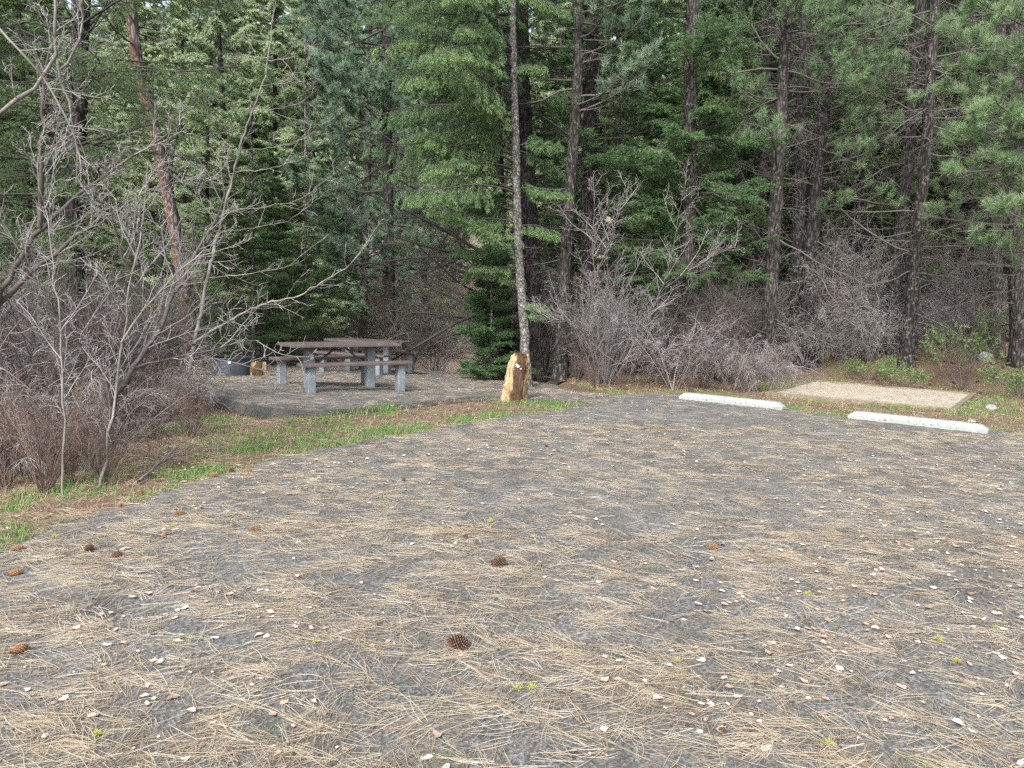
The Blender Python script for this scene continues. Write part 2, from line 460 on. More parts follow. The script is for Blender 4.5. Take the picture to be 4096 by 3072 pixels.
# ------------------------------------------------------------------ litter on the ground
def ribbons(mb, c, az, L, w, S, curv, tilt, zoff, mat, tint, zf=gz):
    """flat thin curved strips lying on the ground"""
    N = len(c); s = np.linspace(-.5, .5, S)[None]
    th = az[:, None]+curv[:, None]*s
    dx = np.cos(th)*L[:, None]/(S-1); dy = np.sin(th)*L[:, None]/(S-1)
    x = c[:, :1]+np.cumsum(dx, 1)-dx.sum(1, keepdims=True)/2; y = c[:, 1:2]+np.cumsum(dy, 1)-dy.sum(1, keepdims=True)/2
    z = zf(c[:, 0], c[:, 1])[:, None]+zoff[:, None]+tilt[:, None]*(s+.5)*L[:, None]
    wx = -np.sin(th)*w[:, None]/2; wy = np.cos(th)*w[:, None]/2
    taper = np.where(np.arange(S) == S-1, .35, 1.)[None]
    V = np.stack([np.stack([x-wx*taper, y-wy*taper, z+.0006], -1), np.stack([x+wx*taper, y+wy*taper, z], -1)], 2)
    i = (np.arange(N)[:, None]*S+np.arange(S-1)[None])*2
    f = np.stack([np.stack([i, i+2, i+3], -1), np.stack([i, i+3, i+1], -1)], 2).reshape(-1, 3)
    mb.add(V.reshape(-1, 3), f, mat, np.repeat(tint, S*2))
def scatter_view(n, y0, y1, half=.80, extra=1.2, pw=1.0):
    """points over the ground in front of the lot, denser nearer"""
    Y = y0+(y1-y0)*rng.random(n)**pw
    X = (rng.random(n)*2-1)*(half*Y+extra)
    return X, Y
def litter_needles():
    mb = MB()
    def batch(n, y0, y1, w0, S, pw, sparse):
        X, Y = scatter_view(n, y0, y1, pw=pw)
        wv = X*.55-Y*.12
        d = fbm(X*1.5+.3*Y, Y*3.0, 50, 4)*.35+fbm(X*6, Y*11, 61, 3)*.65
        keep = rng.random(n) < np.clip((d-sparse)*4.5+.30, .14, 1)
        keep &= ~((dist_poly(X, Y, LOTA) > .25) & ~inside(X, Y, LOTA) & ~inside(X, Y, PADA) & (rng.random(n) < .45))
        X, Y = X[keep], Y[keep]; m = len(X)
        fl = (fbm(X*.5, Y*.5, 77, 3)-.5)*2.6
        base = fl+rng.normal(size=m)*1.0
        cl = rng.integers(2, 4, m)
        idx = np.repeat(np.arange(m), cl); k = len(idx)
        az = base[idx]+rng.normal(size=k)*.14+PI*(rng.random(m) < .5)[idx]
        L = (.13+.09*rng.random(m))[idx]*(.9+.15*rng.random(k))
        c = np.stack([X[idx], Y[idx]], -1)+np.stack([np.cos(az), np.sin(az)], -1)*L[:, None]*.5
        t = np.clip(.52+.22*rng.normal(size=m), 0, 1)[idx]
        ribbons(mb, c, az, L, np.full(k, w0)*(.8+.4*rng.random(k)), S, rng.normal(size=k)*.45+(rng.random(k) < .15)*rng.normal(size=k)*1.2, rng.normal(size=k)*.03*(rng.random(k) < .6), .003+.011*rng.random(k)**1.5, 0, t)
    batch(44000, 1.9, 5.2, .0013, 5, 1.0, .47)
    batch(58000, 5.0, 10., .0015, 3, .9, .47)
    batch(66000, 9.5, 20.5, .0022, 3, .9, .47)
    setp(link('pine_needle_litter', mb.mesh('pine_needle_litter', M['needlelit'])), 'dry tan pine needles strewn over the asphalt', None, None, 'stuff')
litter_needles()
def leaf_batch(mb, X, Y, size, zf=gz, tintm=.46):
    n = len(X); k = 9
    a = np.linspace(0, 2*PI, k, endpoint=False)[None]+rng.random((n, 1))*6
    r = size[:, None]*(.55+.55*rng.random((n, k)))*(1-.45*np.abs(np.sin(a-rng.random((n, 1))*6)))
    x = X[:, None]+np.cos(a)*r; y = Y[:, None]+np.sin(a)*r
    z0 = zf(X, Y)[:, None]
    cu = rng.random((n, 1))*.5; ph = rng.random((n, 1))*6
    z = z0+.006+rng.random((n, 1))*.008+cu*r*np.abs(np.sin(a*1-ph))**2*.8+rng.normal(size=(n, k))*.0015
    V = np.concatenate([np.stack([x, y, z], -1), np.stack([X[:, None], Y[:, None], z0+.006], -1)], 1)
    i = np.arange(n)[:, None]*(k+1); j = np.arange(k)[None]
    f = np.stack([i+j, i+(j+1) % k, i+k+0*j], -1).reshape(-1, 3)
    t = np.clip(tintm+rng.normal(size=n)*.22, 0, 1)
    mb.add(V.reshape(-1, 3), f, 0, np.repeat(t, k+1))
def litter_leaves():
    mb = MB()
    X, Y = scatter_view(11000, 2.0, 17, pw=.8)
    d = fbm(X*.6, Y*.9, 91, 4)+.10*ss(X-.45*Y, -1, 2)
    k = rng.random(len(X)) < np.clip((d-.40)*4+.12, .1, 1)
    X, Y = X[k], Y[k]
    leaf_batch(mb, X, Y, .012+.022*rng.random(len(X))**1.6)
    setp(link('fallen_leaf_litter', mb.mesh('fallen_leaf_litter', M['leaflit'])), 'pale dry leaves scattered among the pine needles', None, None, 'stuff')
litter_leaves()
def off_pave(X, Y):
    return ~inside(X, Y, LOTA) & ~inside(X, Y, PADA)
def blades(mb, X, Y, h, w, lean, mat, tint, zf=gz, S=3):
    n = len(X); az = rng.random(n)*2*PI
    d = np.stack([np.cos(az)*lean, np.sin(az)*lean, np.ones(n)], -1)
    P0 = np.stack([X, Y, zf(X, Y)-.004], -1)
    P1 = P0+d*np.array([.35, .35, 1])*h[:, None]*.55; P2 = P0+d*h[:, None]*np.array([1, 1, .95])
    s = np.stack([-np.sin(az+.5), np.cos(az+.5), 0*az], -1)*w[:, None]/2
    V = np.stack([P0-s, P0+s, P1-s*.8, P1+s*.8, P2], 1).reshape(-1, 3)
    i = np.arange(n)[:, None]*5
    f = np.concatenate([i+[0, 1, 3], i+[0, 3, 2], i+[2, 3, 4]], 1).reshape(-1, 3)
    mb.add(V, f, mat, np.repeat(tint, 5))
def grass():
    mb = MB(); mt = M['grass']
    # strip between lot and brush / pad, verge by the wheel stops, thin tufts on the lot
    n = 900000
    Y = 2.5+20*rng.random(n)**.8; X = (rng.random(n)*2-1)*(.8*Y+1.5)
    op = off_pave(X, Y); X, Y = X[op], Y[op]
    dl = dist_poly(X, Y, LOTC); dp = dist_poly(X, Y, PADC)
    band = (1-ss(dl, .6, 2.0))*(X < 1.6)*1.
    band = np.maximum(band, (1-ss(dp, .5, 1.6))*(X < 1.)*(X > -5.5)*(Y < 14.5)*.9)
    band = np.maximum(band, (1-ss(dl, .2, 1.0))*(X > 1.4)*.9)
    tent = dist_poly(X, Y, TENTA)
    band = np.maximum(band, (1-ss(tent, .1, 1.4))*.6*(X > 5))
    band = np.maximum(band, (X > 6)*(Y < 17)*.16)
    nz = fbm(X*1.5, Y*1.5, 120, 4)
    clump = fbm(X*9, Y*9, 125, 2)
    p = band*np.clip((nz-.42)*7, 0, 1)*np.clip((clump-.34)*5, 0.05, 1)
    p[(dp < .28) & (X < -2.6)] *= .04
    p[inside(X, Y, TENTA)] = 0
    k = rng.random(len(X)) < p; X, Y, nzk = X[k], Y[k], nz[k]
    n = len(X)
    blades(mb, X, Y, .03+.06*rng.random(n)**1.3, .003+.0003*Y, .8*rng.random(n), 0, np.clip(.45+.2*rng.normal(size=n), 0, 1))
    # tiny tufts that push through the near asphalt
    c = np.array([[-1.9, 2.3], [-.6, 2.1], [.1, 2.3], [.35, 2.15], [-.2, 2.45], [.75, 2.2], [1.2, 2.3], [1.5, 2.5], [-1.5, 3.3], [-2.0, 3.6], [-.9, 2.6], [2.1, 2.25], [-2.6, 3.4], [.9, 4.4], [-2.3, 4.5]])
    ci = rng.integers(0, len(c), 750); q = c[ci]+rng.normal(size=(750, 2))*[.05, .035]
    blades(mb, q[:, 0], q[:, 1], .012+.03*rng.random(750), np.full(750, .0022), .9*rng.random(750), 0, np.clip(.4+.2*rng.normal(size=750), 0, 1))
    setp(link('grass', mb.mesh('grass', mt)), 'short green grass along the asphalt edges', None, None, 'stuff')
    # dead straw and needles off the pavement
    mb = MB(); n = 130000
    Y = 3+22*rng.random(n)**.9; X = (rng.random(n)*2-1)*(.8*Y+1.5)
    op = off_pave(X, Y) & ~inside(X, Y, TENTA); X, Y = X[op], Y[op]; n = len(X)
    k = n//2
    blades(mb, X[:k], Y[:k], .03+.10*rng.random(k)**2, .002+.0003*Y[:k], 1.6*rng.random(k), 0, np.clip(.5+.25*rng.normal(size=k), 0, 1))
    c = np.stack([X[k:], Y[k:]], -1); m = len(c)
    ribbons(mb, c, rng.random(m)*6.3, .1+.12*rng.random(m), .0022+.0002*Y[k:], 3, rng.normal(size=m)*.6, rng.normal(size=m)*.12, .01+.03*rng.random(m), 0, np.clip(.4+.25*rng.normal(size=m), 0, 1))
    setp(link('dry_straw', mb.mesh('dry_straw', M['straw'])), 'dead grass and fallen needles covering the bare ground', None, None, 'stuff')
grass()
#@@MORE
# ------------------------------------------------------------------ conifers
def trunk_mesh(pts, radii, mat, flare=1.5, k=16, seg=.28, rough=.05):
    """pts: list of (x,y,z) local control points; radii at them"""
    pts = np.array(pts, float); L = np.concatenate([[0], np.cumsum(np.linalg.norm(np.diff(pts, axis=0), axis=1))])
    n = max(6, int(L[-1]/seg)); s = np.linspace(0, L[-1], n)
    P = np.stack([np.interp(s, L, pts[:, i]) for i in range(3)], -1)
    for _ in range(3): P[1:-1] = (P[:-2]+P[1:-1]*2+P[2:])/4
    R = np.interp(s, L, radii)
    R = R*(1+(flare-1)*np.exp(-s/.35))
    P[1:-1, :2] += rng.normal(size=(n-2, 2))*R[1:-1, None]*.06
    mb = MB()
    a = np.arange(k)*2*PI/k
    ridg = 1+rough*rng.normal(size=(1, k))+rough*.7*rng.normal(size=(n, k))
    V = P[:, None]+np.stack([np.cos(a)[None]*R[:, None]*ridg, np.sin(a)[None]*R[:, None]*ridg, np.zeros((n, k))], -1)
    i = np.arange(n-1)[:, None]*k; j = np.arange(k)[None]
    a0 = i+j; a1 = i+(j+1) % k
    f = np.stack([np.stack([a0, a1, a1+k], -1), np.stack([a0, a1+k, a0+k], -1)], 2).reshape(-1, 3)
    mb.add(V.reshape(-1, 3), f)
    return mb.mesh('trunk', mat), P, R, s
def at_height(P, R, z):
    zz = P[:, 2]
    return np.stack([np.interp(z, zz, P[:, 0]), np.interp(z, zz, P[:, 1]), z], -1), np.interp(z, zz, R)
def azim(n, bias):
    if not bias: return (np.arange(n)*2.39996+rng.random(n)*.9)
    out = []
    for k in range(n):
        c, sp, w = random.choices(bias, [b[2] for b in bias])[0]
        out.append(c+rng.normal()*sp)
    return np.array(out)
def fir_crown(mb, P, R, zs, Lb, az, e0, g0, g1_, q=1.0, hang=.0, tint=.5, nl=.03, nw=.009, l2=.42, n2=26, n3=8, nn=7, l3=.13, stem=True, bare=.15, S=9):
    nw = nw*1.3; nl = nl*1.2; l2 = l2*1.15; nn = int(nn*1.4+.5)
    if len(zs) < 60 and S == 9:
        m = 2 if len(zs) < 40 else 1.5
        k = int(len(zs)*m); ii = np.arange(k) % len(zs)
        zs = np.asarray(zs)[ii]+(np.arange(k) >= len(zs))*rng.normal(size=k)*.35; Lb = np.broadcast_to(Lb, (len(az),))[ii]; az = np.asarray(az)[ii]+(np.arange(k) >= len(az))*rng.normal(size=k)*.45; e0 = np.asarray(e0)[ii]
    """boughs of a fir: flat sprays (hang=0) or hanging tassels (hang>0)"""
    n = len(zs)
    p, r = at_height(P, R, zs)
    d = np.stack([np.cos(az), np.sin(az), e0], -1)
    B = grow(p, d, Lb, S, .08, g0, g1_)
    rr = np.clip(.005+.0075*Lb, .005, .04)[:, None]*np.linspace(1, .15, S)[None]
    tubes(mb, B, rr, 4, 0, .35)
    bt = np.clip(tint+.13*rng.normal(size=n), .05, .95)
    n2 = max(4, int(n2*q)); n3 = max(2, int(n3*q))
    t = strat(n, n2, bare, .99); q2, T = sample(B, t)
    sg = np.where((np.arange(n2) % 2)[None, :, None] == 0, 1., -1.)
    roll = rng.normal(size=(n, 1, 1))*.6; sd = side(T, sg); sd = sd*np.cos(roll)+np.cross(T, sd)*np.sin(roll)*sg; ang = .75+.35*rng.random((n, n2, 1))
    d2 = T*np.cos(ang)+sd*np.sin(ang)+rng.normal(size=T.shape)*.22; d2[..., 2] -= hang*.5
    prof = np.sin(np.clip((1-t)*1.15+.12, 0, 1.2)*PI*.5)**.8
    L2 = l2*Lb[:, None]*.42*prof*(.6+.6*rng.random((n, n2)))+.06
    p2 = q2.reshape(-1, 3); d2 = d2.reshape(-1, 3); L2 = L2.reshape(-1)
    C = grow(p2, d2, L2, 5, .07, -.02-hang*.30, .03-hang*.2)
    t2 = np.repeat(bt, n2)+.05*rng.normal(size=n*n2)
    tubes(mb, C, np.full((len(C), 5), .0045)*np.array([1.2, 1, .8, .6, .3]), 3, 0, .3)
    # add the bough tip itself
    t = strat(len(C), n3, .12, .98); q3, T3 = sample(C, t)
    sg = np.where((np.arange(n3) % 2)[None, :, None] == 0, 1., -1.)
    sd = side(T3, sg)
    d3 = T3*.75+sd*.75+rng.normal(size=T3.shape)*.25; d3[..., 2] -= hang*1.2
    L3 = (l3*(1.15-t)*(.7+.6*rng.random(t.shape))).reshape(-1)+.02
    E = grow(q3.reshape(-1, 3), d3.reshape(-1, 3), L3, 3, .06, -.03-hang*.35)
    t3 = np.repeat(t2, n3)
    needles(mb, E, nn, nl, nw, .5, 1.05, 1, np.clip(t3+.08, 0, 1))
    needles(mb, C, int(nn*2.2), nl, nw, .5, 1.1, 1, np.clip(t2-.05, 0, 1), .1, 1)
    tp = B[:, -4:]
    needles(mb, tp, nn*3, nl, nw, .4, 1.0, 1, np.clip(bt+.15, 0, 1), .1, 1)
def dead_limbs(mb, P, R, z0, z1, n, L, az=None, mat=0, droop=-.10, n2=7, n3=3, e=.05, thin=1., tint=.35):
    if n <= 0: return
    zs = z0+(z1-z0)*rng.random(n); p, r = at_height(P, R, zs)
    a = azim(n, az)
    d = np.stack([np.cos(a), np.sin(a), e+.25*rng.normal(size=n)], -1)
    Ls = L*(.35+.75*rng.random(n))
    B = grow(p, d, Ls, 8, .10, droop, .06)
    tubes(mb, B, (.006+.006*Ls)[:, None]*np.linspace(1, .2, 8)[None]*thin, 4, mat, tint)
    t = strat(n, n2, .25, .98); q, T = sample(B, t)
    d2 = T*.6+perp(T)*.8; d2[..., 2] -= .12
    L2 = (Ls[:, None]*.38*(1.15-t)*(.5+rng.random((n, n2)))).reshape(-1)
    C = grow(q.reshape(-1, 3), d2.reshape(-1, 3), L2, 5, .14, -.05)
    tubes(mb, C, np.full((len(C), 5), .0042*thin)*np.array([1, .9, .7, .5, .3]), 3, mat, np.clip(tint+.2*rng.random(len(C)), 0, 1))
    if n3:
        t = strat(len(C), n3, .2, .95); q, T = sample(C, t)
        d3 = (T*.6+perp(T)*.8).reshape(-1, 3)
        E = grow(q.reshape(-1, 3), d3, np.repeat(L2, n3)*.4*(.5+rng.random(len(d3))), 4, .16, -.04)
        tubes(mb, E, np.full((len(E), 4), .0028*thin), 3, mat, np.clip(tint+.15+.2*rng.random(len(E)), 0, 1))
def pine_crown(mb, P, R, zs, Lb, az, e0, tint=.55, n2=7, n3=3, nn=46, nl=.15, nw=.0042, g0=-.05, g1_=.16, tu=.55, brown=0.):
    n = len(zs); p, r = at_height(P, R, zs)
    d = np.stack([np.cos(az), np.sin(az), e0], -1)
    B = grow(p, d, Lb, 10, .10, g0, g1_)
    tubes(mb, B, (.008+.010*Lb)[:, None]*np.linspace(1, .22, 10)[None], 5, 0, .3)
    t = strat(n, n2, .25, 1.); q, T = sample(B, t)
    d2 = T*.7+perp(T)*[.75, .75, .35]; d2[..., 2] += .15
    L2 = (Lb[:, None]*.34*(1.2-t)*(.6+.7*rng.random((n, n2)))).reshape(-1)+.08
    C = grow(q.reshape(-1, 3), d2.reshape(-1, 3), L2, 6, .12, .0, .22)
    tubes(mb, C, np.full((len(C), 6), .0075)*np.linspace(1, .5, 6), 4, 0, .3)
    t = strat(len(C), n3, .3, .98); q, T = sample(C, t)
    d3 = T*.7+perp(T)*.7; d3[..., 2] += .25
    L3 = np.repeat(L2, n3)*.5*(.5+.6*rng.random(len(C)*n3))+.05
    E = grow(q.reshape(-1, 3), d3.reshape(-1, 3), L3, 5, .10, .05, .2)
    tubes(mb, E, np.full((len(E), 5), .005), 3, 0, .35)
    A = np.concatenate([C[:, -2:], E[:, -2:], B[:, -2:]])
    tips = A[:, 1]; td = nrm(A[:, 1]-A[:, 0])
    st = np.stack([tips-td*.07, tips], 1); m = len(st)
    tt = np.clip(tint+.15*rng.normal(size=m), 0, 1)
    k = rng.random(m) < tu
    needles(mb, st[k], int(nn*1.1), nl, nw*2., .15, 1.35, 1, tt[k], 0, 1)
    # outermost brushes also fill with a few older needles behind
    st2 = np.stack([tips-td*.20, tips-td*.05], 1)[k]
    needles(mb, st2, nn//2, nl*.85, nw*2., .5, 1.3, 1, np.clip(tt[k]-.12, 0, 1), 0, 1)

def local(pts, base): return [np.array(p)-np.array(base) for p in pts]
TREES = []
def tree(kind, label, base_px, Y, tops, w0, w1, barkm, build, cat='tree', group=None, height=19., z=None, flare=1.5, bowed=None):
    """base_px survey x of the foot; tops list of (x, y) survey points the trunk passes, all at depth Y"""
    b = D(base_px[0], base_px[1], Y); zz = g1(b[0], Y) if z is None else z
    # carry the trunk line down to the ground along its first slope
    q = [D(x, y, Y) for x, y in tops]
    s0 = (q[0]-b)/max(.3, q[0][2]-b[2])
    foot = b+s0*(zz-b[2])
    foot[2] = zz-.05
    base = foot.copy()
    pts = [foot]+([b] if b[2] > zz+.3 else [])+q
    last = pts[-1]-pts[-2]; last = last/last[2]
    last = last*.55 + np.array([0, 0, .45])
    pts.append(pts[-1]+last*(height-(pts[-1][2]-zz)))
    pts = local(pts, base)
    zt = [p[2] for p in pts]
    rad = [max(.02, (w0+(w1-w0)*min(1, p/max(.1, zt[-2])))*.44 if p < zt[-2]+.01 else .03) for p in zt]
    me, P, R, s = trunk_mesh(pts, rad, barkm, flare)
    root = empty(kind, label, cat, base, 0, group)
    link('trunk', me, root)
    mb = MB(); mats = build(mb, P, R)
    if mb.n: link('crown', mb.mesh('crown', mats), root)
    TREES.append(root)
    return root
def up(*a): return [M[x] for x in a]
def Zat(Y, ypx): return D(1106, ypx, Y)[2]

LT, FR, RT, BK = PI, -PI/2, 0., PI/2      # azimuths: left, towards the camera, right, away
# 1 dark fir at the left
def b1(mb, P, R):
    n = 70; zs = np.sort(2.8+7.5*rng.random(n)); az = azim(n, [(-.5, .5, 3), (FR, .5, 1.5), (LT+.3, .6, 1.6), (BK, .9, .6)])
    fir_crown(mb, P, R, zs, 2.6+1.2*rng.random(n), az, .08+.15*rng.normal(size=n), -.05, -.01, 1.1, .25, .42, .034, .010, .5, 24, 8, 7)
    zs = np.array([2.1, 2.6, 2.9]); fir_crown(mb, P, R, zs, np.array([2.2, 2.0, 1.8]), np.array([-.4, LT+.2, -1.2]), np.array([.1, .1, .1]), -.06, .0, 1., .2, .45, n2=20)
    dead_limbs(mb, P, R, .8, 7., 42, 2.4, [(-.4, .7, 2), (LT, .7, 1.2), (BK, 1, .5)], droop=-.06, tint=.15)
    return up('limb', 'fir')
tree('fir_tree', 'dark rough-barked fir at far left behind the bare branches', (160, 740), 15.0, [(160, 560), (165, 330), (178, 0)], .40, .33, M['barkdark'], b1, height=20)
# 2 leaning red barked pine
def b2(mb, P, R):
    dead_limbs(mb, P, R, 6, 13, 24, 2.4, droop=-.1, tint=.4)
    zs = np.linspace(8.5, 19, 20); pine_crown(mb, P, R, zs, 2.5-.07*(zs-8), azim(20, None), np.full(20, .1), nn=22, nl=.17, nw=.008, n2=8)
    return up('deadlimb', 'pine')
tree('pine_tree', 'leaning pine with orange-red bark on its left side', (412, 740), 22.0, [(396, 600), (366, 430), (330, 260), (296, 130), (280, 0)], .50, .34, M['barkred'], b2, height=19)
def bfar(mb, P, R):
    dead_limbs(mb, P, R, 1, 9, 30, 1.8, droop=-.08, n3=0, tint=.25); return up('limb')
# 3 pale weathered leaning trunk
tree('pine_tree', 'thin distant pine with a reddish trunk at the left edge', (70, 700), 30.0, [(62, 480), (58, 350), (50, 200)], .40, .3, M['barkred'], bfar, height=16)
tree('fir_tree', 'slim dark trunk left of centre beyond the leaning red pine', (447, 560), 32.0, [(447, 500), (446, 430), (448, 330)], .33, .2, M['barkdark'], bfar, height=12)
tree('fir_tree', 'weathered grey snag crossing behind the leaning red pine', (345, 620), 27.0, [(350, 520), (372, 330), (392, 230)], .26, .14, M['barkgrey'], bfar, height=9)

# young dark green firs behind the fire ring
def young(zc, H_, Lm, tint, q=1., n=40, nl=.034, nw=.011, mats=('limb', 'fir'), hang=0., e=.12, bias=None, n2=26):
    def f(mb, P, R):
        zs = np.linspace(zc, H_-.15, n)+rng.normal(size=n)*.05
        Lb = Lm*np.clip((H_-zs)/(H_-zc), .04, 1)**.75*(.75+.4*rng.random(n))
        fir_crown(mb, P, R, zs, Lb, azim(n, bias), np.full(n, e), -.03, .03, q, hang, tint, nl, nw, n2=n2)
        return up(*mats)
    return f
tree('young_fir_tree', 'young dense dark green fir behind the fire ring', (548, 742), 19.5, [(547, 600), (545, 440)], .13, .07, M['barkgrey'], young(.25, 6.6, 2.0, .36, 1.05, 58), height=6.7, flare=1.2)
tree('young_fir_tree', 'slender pale-stemmed young fir standing over the near table', (662, 745), 20.5, [(660, 560), (660, 400)], .10, .05, M['barkgrey'], young(.9, 8.6, 1.3, .55, .8, 44, hang=.1), height=8.8, flare=1.2)
tree('young_fir_tree', 'small green fir seedling at the foot of the central dark trunk', (1062, 760), 17.8, [(1062, 700), (1062, 600)], .09, .04, M['barkgrey'], young(.2, 3.4, 1.05, .40, 1., 36, mats=('limb', 'firbright')), height=3.5, flare=1.2)
tree('young_fir_tree', 'small dark fir filling the gap left of the pad', (300, 720), 24, [(300, 600), (300, 470)], .12, .05, M['barkgrey'], young(.3, 5.6, 1.7, .5, .8, 40), height=5.7)

# lime green hanging fir (left side boughs of the thin grey trunk)
def b10(mb, P, R):
    n = 110; zs = np.sort(2.8+8.0*rng.random(n)**.9); az = azim(n, [(LT, .33, 3.2), (-2.3, .35, 1.6), (2.5, .4, 1.0), (-.4, .6, .8)])
    L = np.where(np.cos(az) < -.2, 3.0, 1.2)*(.62+.45*rng.random(n))*np.where(zs < 4., .85, 1)
    fir_crown(mb, P, R, zs, L, az, .35+.25*rng.normal(size=n), -.13, .0, 1.15, .75, .55, .036, .0105, .42, 26, 9, 8, .17)
    zs = np.array([2.55, 2.9, 1.6]); fir_crown(mb, P, R, zs, np.array([1.0, 1.2, .5]), np.array([LT, -2.4, -.4]), np.array([.1, .2, .1]), -.06, .0, 1., .5, .6)
    dead_limbs(mb, P, R, 1.2, 4.6, 10, .9, None, tint=.3)
    return up('limb', 'firlime')
tree('fir_tree', 'thin grey-barked fir with hanging lime boughs directly behind the log', (1136, 770), 15.6, [(1132, 700), (1120, 560), (1113, 300), (1106, 0)], .23, .16, M['barkgrey'], b10, height=16, flare=1.25)
# dark trunk pair behind it with long sweeping dead limbs to the left
def b11(mb, P, R):
    dead_limbs(mb, P, R, 1.3, 4.8, 34, 4.2, [(LT-.1, .3, 4), (-2.4, .4, 1.5), (0, .6, .8)], droop=-.13, n2=12, n3=4, e=.35, thin=1.5, tint=.10)
    n = 20; zs = 3.8+7*rng.random(n); fir_crown(mb, P, R, zs, 2.6*(.6+.5*rng.random(n)), azim(n, [(LT, .7, 2), (0, .8, 1), (BK, .8, 1)]), np.full(n, .05), -.06, -.01, .9, .35, .38, n2=22)
    return up('limb', 'fir')
tree('fir_tree', 'dark trunk with long sweeping bare limbs reaching left', (1092, 740), 19.0, [(1085, 600), (1078, 400), (1070, 250)], .40, .3, M['barkdark'], b11, height=17)
def b13(mb, P, R):
    dead_limbs(mb, P, R, 1.0, 7, 40, 2.2, None, droop=-.08, tint=.2)
    n = 26; zs = 4.5+7*rng.random(n); fir_crown(mb, P, R, zs, 2.2*(.6+.5*rng.random(n)), azim(n, None), np.full(n, .05), -.06, -.01, .9, .3, .42, n2=22)
    return up('limb', 'fir')
tree('fir_tree', 'thick black-barked fir just right of the thin grey trunk', (1160, 740), 18.0, [(1152, 600), (1142, 420), (1130, 170), (1125, 0)], .46, .36, M['barkdark'], b13, height=19)
def b14(mb, P, R):
    dead_limbs(mb, P, R, 1.0, 8, 26, 1.5, None, droop=-.06, tint=.45)
    zs = np.linspace(5.9, 12, 36); pine_crown(mb, P, R, zs, 2.2*(.6+.5*rng.random(36)), azim(36, [(-.6, .8, 2), (LT, .8, 1)]), np.full(36, .15), nn=40, nl=.15, nw=.006, n2=8)
    return up('deadlimb', 'pineblue')
tree('pine_tree', 'brown-grey pine trunk with a slight kink in the middle', (1212, 740), 16.8, [(1218, 600), (1232, 400), (1248, 170), (1250, 0)], .32, .24, M['barkbrown'], b14, height=17)
def b15(mb, P, R):
    dead_limbs(mb, P, R, 1.2, 7.5, 50, 2.6, [(0, .6, 2.4), (LT, .7, 1), (FR, .6, 1)], droop=-.05, tint=.2, n2=9, n3=4)
    n = 22; zs = 4.6+7*rng.random(n); fir_crown(mb, P, R, zs, 2.3*(.6+.5*rng.random(n)), azim(n, [(0, .8, 2), (BK, 1, 1), (FR, .7, 1)]), np.full(n, .08), -.05, .0, 1., .1, .42, n2=24)
    return up('limb', 'firbright')
tree('fir_tree', 'straight black trunk wrapped in tangled bare twigs', (1272, 740), 18.2, [(1268, 560), (1268, 400), (1278, 130), (1282, 0)], .40, .34, M['barkdark'], b15, height=19)
# bright green fir right of centre
def b16(mb, P, R):
    n = 84; zs = np.sort(2.0+8.6*rng.random(n)); az = azim(n, [(LT+.1, .45, 2.6), (FR-.2, .5, 1.4), (-.2, .5, 1.4), (BK, .8, .8)])
    L = 2.2*(.55+.5*rng.random(n))*np.where(zs > 4.6, 1., .85)*np.where((zs > 5.3) & (zs < 6.3), .55, 1)
    fir_crown(mb, P, R, zs, L, az, .16+.15*rng.normal(size=n), -.05, .03, 1.1, .15, .45, .034, .0105, .5, 26, 9, 7)
    dead_limbs(mb, P, R, .8, 6., 30, 2.0, None, tint=.2)
    return up('limb', 'firbright')
tree('fir_tree', 'bright green fir with layered boughs right of centre', (1488, 745), 16.6, [(1487, 560), (1490, 400), (1493, 140), (1496, 0)], .34, .31, M['barkbrown'], b16, height=18)
# right hand stand
def deadpine(nlimb, zc, npi, L=2.0, mats=('deadlimb', 'pine'), bias=None, dz=(1., 8.5), Ld=2.3, tint=.35, tintn=.55, nn=48):
    def f(mb, P, R):
        dead_limbs(mb, P, R, dz[0], dz[1], nlimb, Ld, None, droop=-.05, n2=9, n3=4, tint=tint)
        if npi:
            zs = zc+5.0*rng.random(npi); pine_crown(mb, P, R, zs, L*(.55+.6*rng.random(npi)), azim(npi, bias), .05+.15*rng.normal(size=npi), nn=nn, nl=.145, nw=.0048, n2=7, tint=tintn)
        return up(*mats)
    return f
tree('pine_tree', 'tall brown trunk left of the forked pair behind the sandy pad', (1660, 730), 17.0, [(1668, 560), (1684, 300), (1698, 60)], .38, .27, M['barkbrown'], deadpine(46, 4.6, 24, bias=[(LT, .6, 1), (FR, .8, 1.5), (0, .5, 1)]), height=18)
tree('pine_tree', 'left stem of the forked dark pine behind the sandy pad', (1722, 720), 19.0, [(1724, 560), (1730, 380), (1735, 150)], .46, .34, M['barkdark'], deadpine(40, 5.0, 20, tint=.3), height=18)
tree('pine_tree', 'right leaning stem of the forked dark pine behind the sandy pad', (1748, 720), 18.6, [(1752, 560), (1768, 340), (1790, 150), (1802, 0)], .46, .30, M['barkdark'], deadpine(44, 3.6, 26, bias=[(-.5, .6, 2), (FR, .6, 1)], tint=.5), height=18)
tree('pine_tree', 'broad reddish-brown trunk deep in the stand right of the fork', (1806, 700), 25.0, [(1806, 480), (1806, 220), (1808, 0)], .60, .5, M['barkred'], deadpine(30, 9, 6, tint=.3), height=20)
tree('fir_tree', 'dark leaning trunk at right, left one of the crossing pair', (1928, 740), 18.8, [(1938, 560), (1962, 320), (1984, 90), (1990, 0)], .42, .30, M['barkdark'], deadpine(50, 8, 0, bias=None, Ld=2.6, tint=.25, mats=('deadlimb', 'fir')), height=18)
tree('fir_tree', 'dark leaning trunk at right, right one of the crossing pair', (1962, 740), 17.6, [(1976, 560), (2000, 320), (2014, 90), (2020, 0)], .34, .24, M['barkbrown'], deadpine(64, 8, 0, bias=None, Ld=2.8, tint=.5, mats=('deadlimb', 'fir')), height=17)
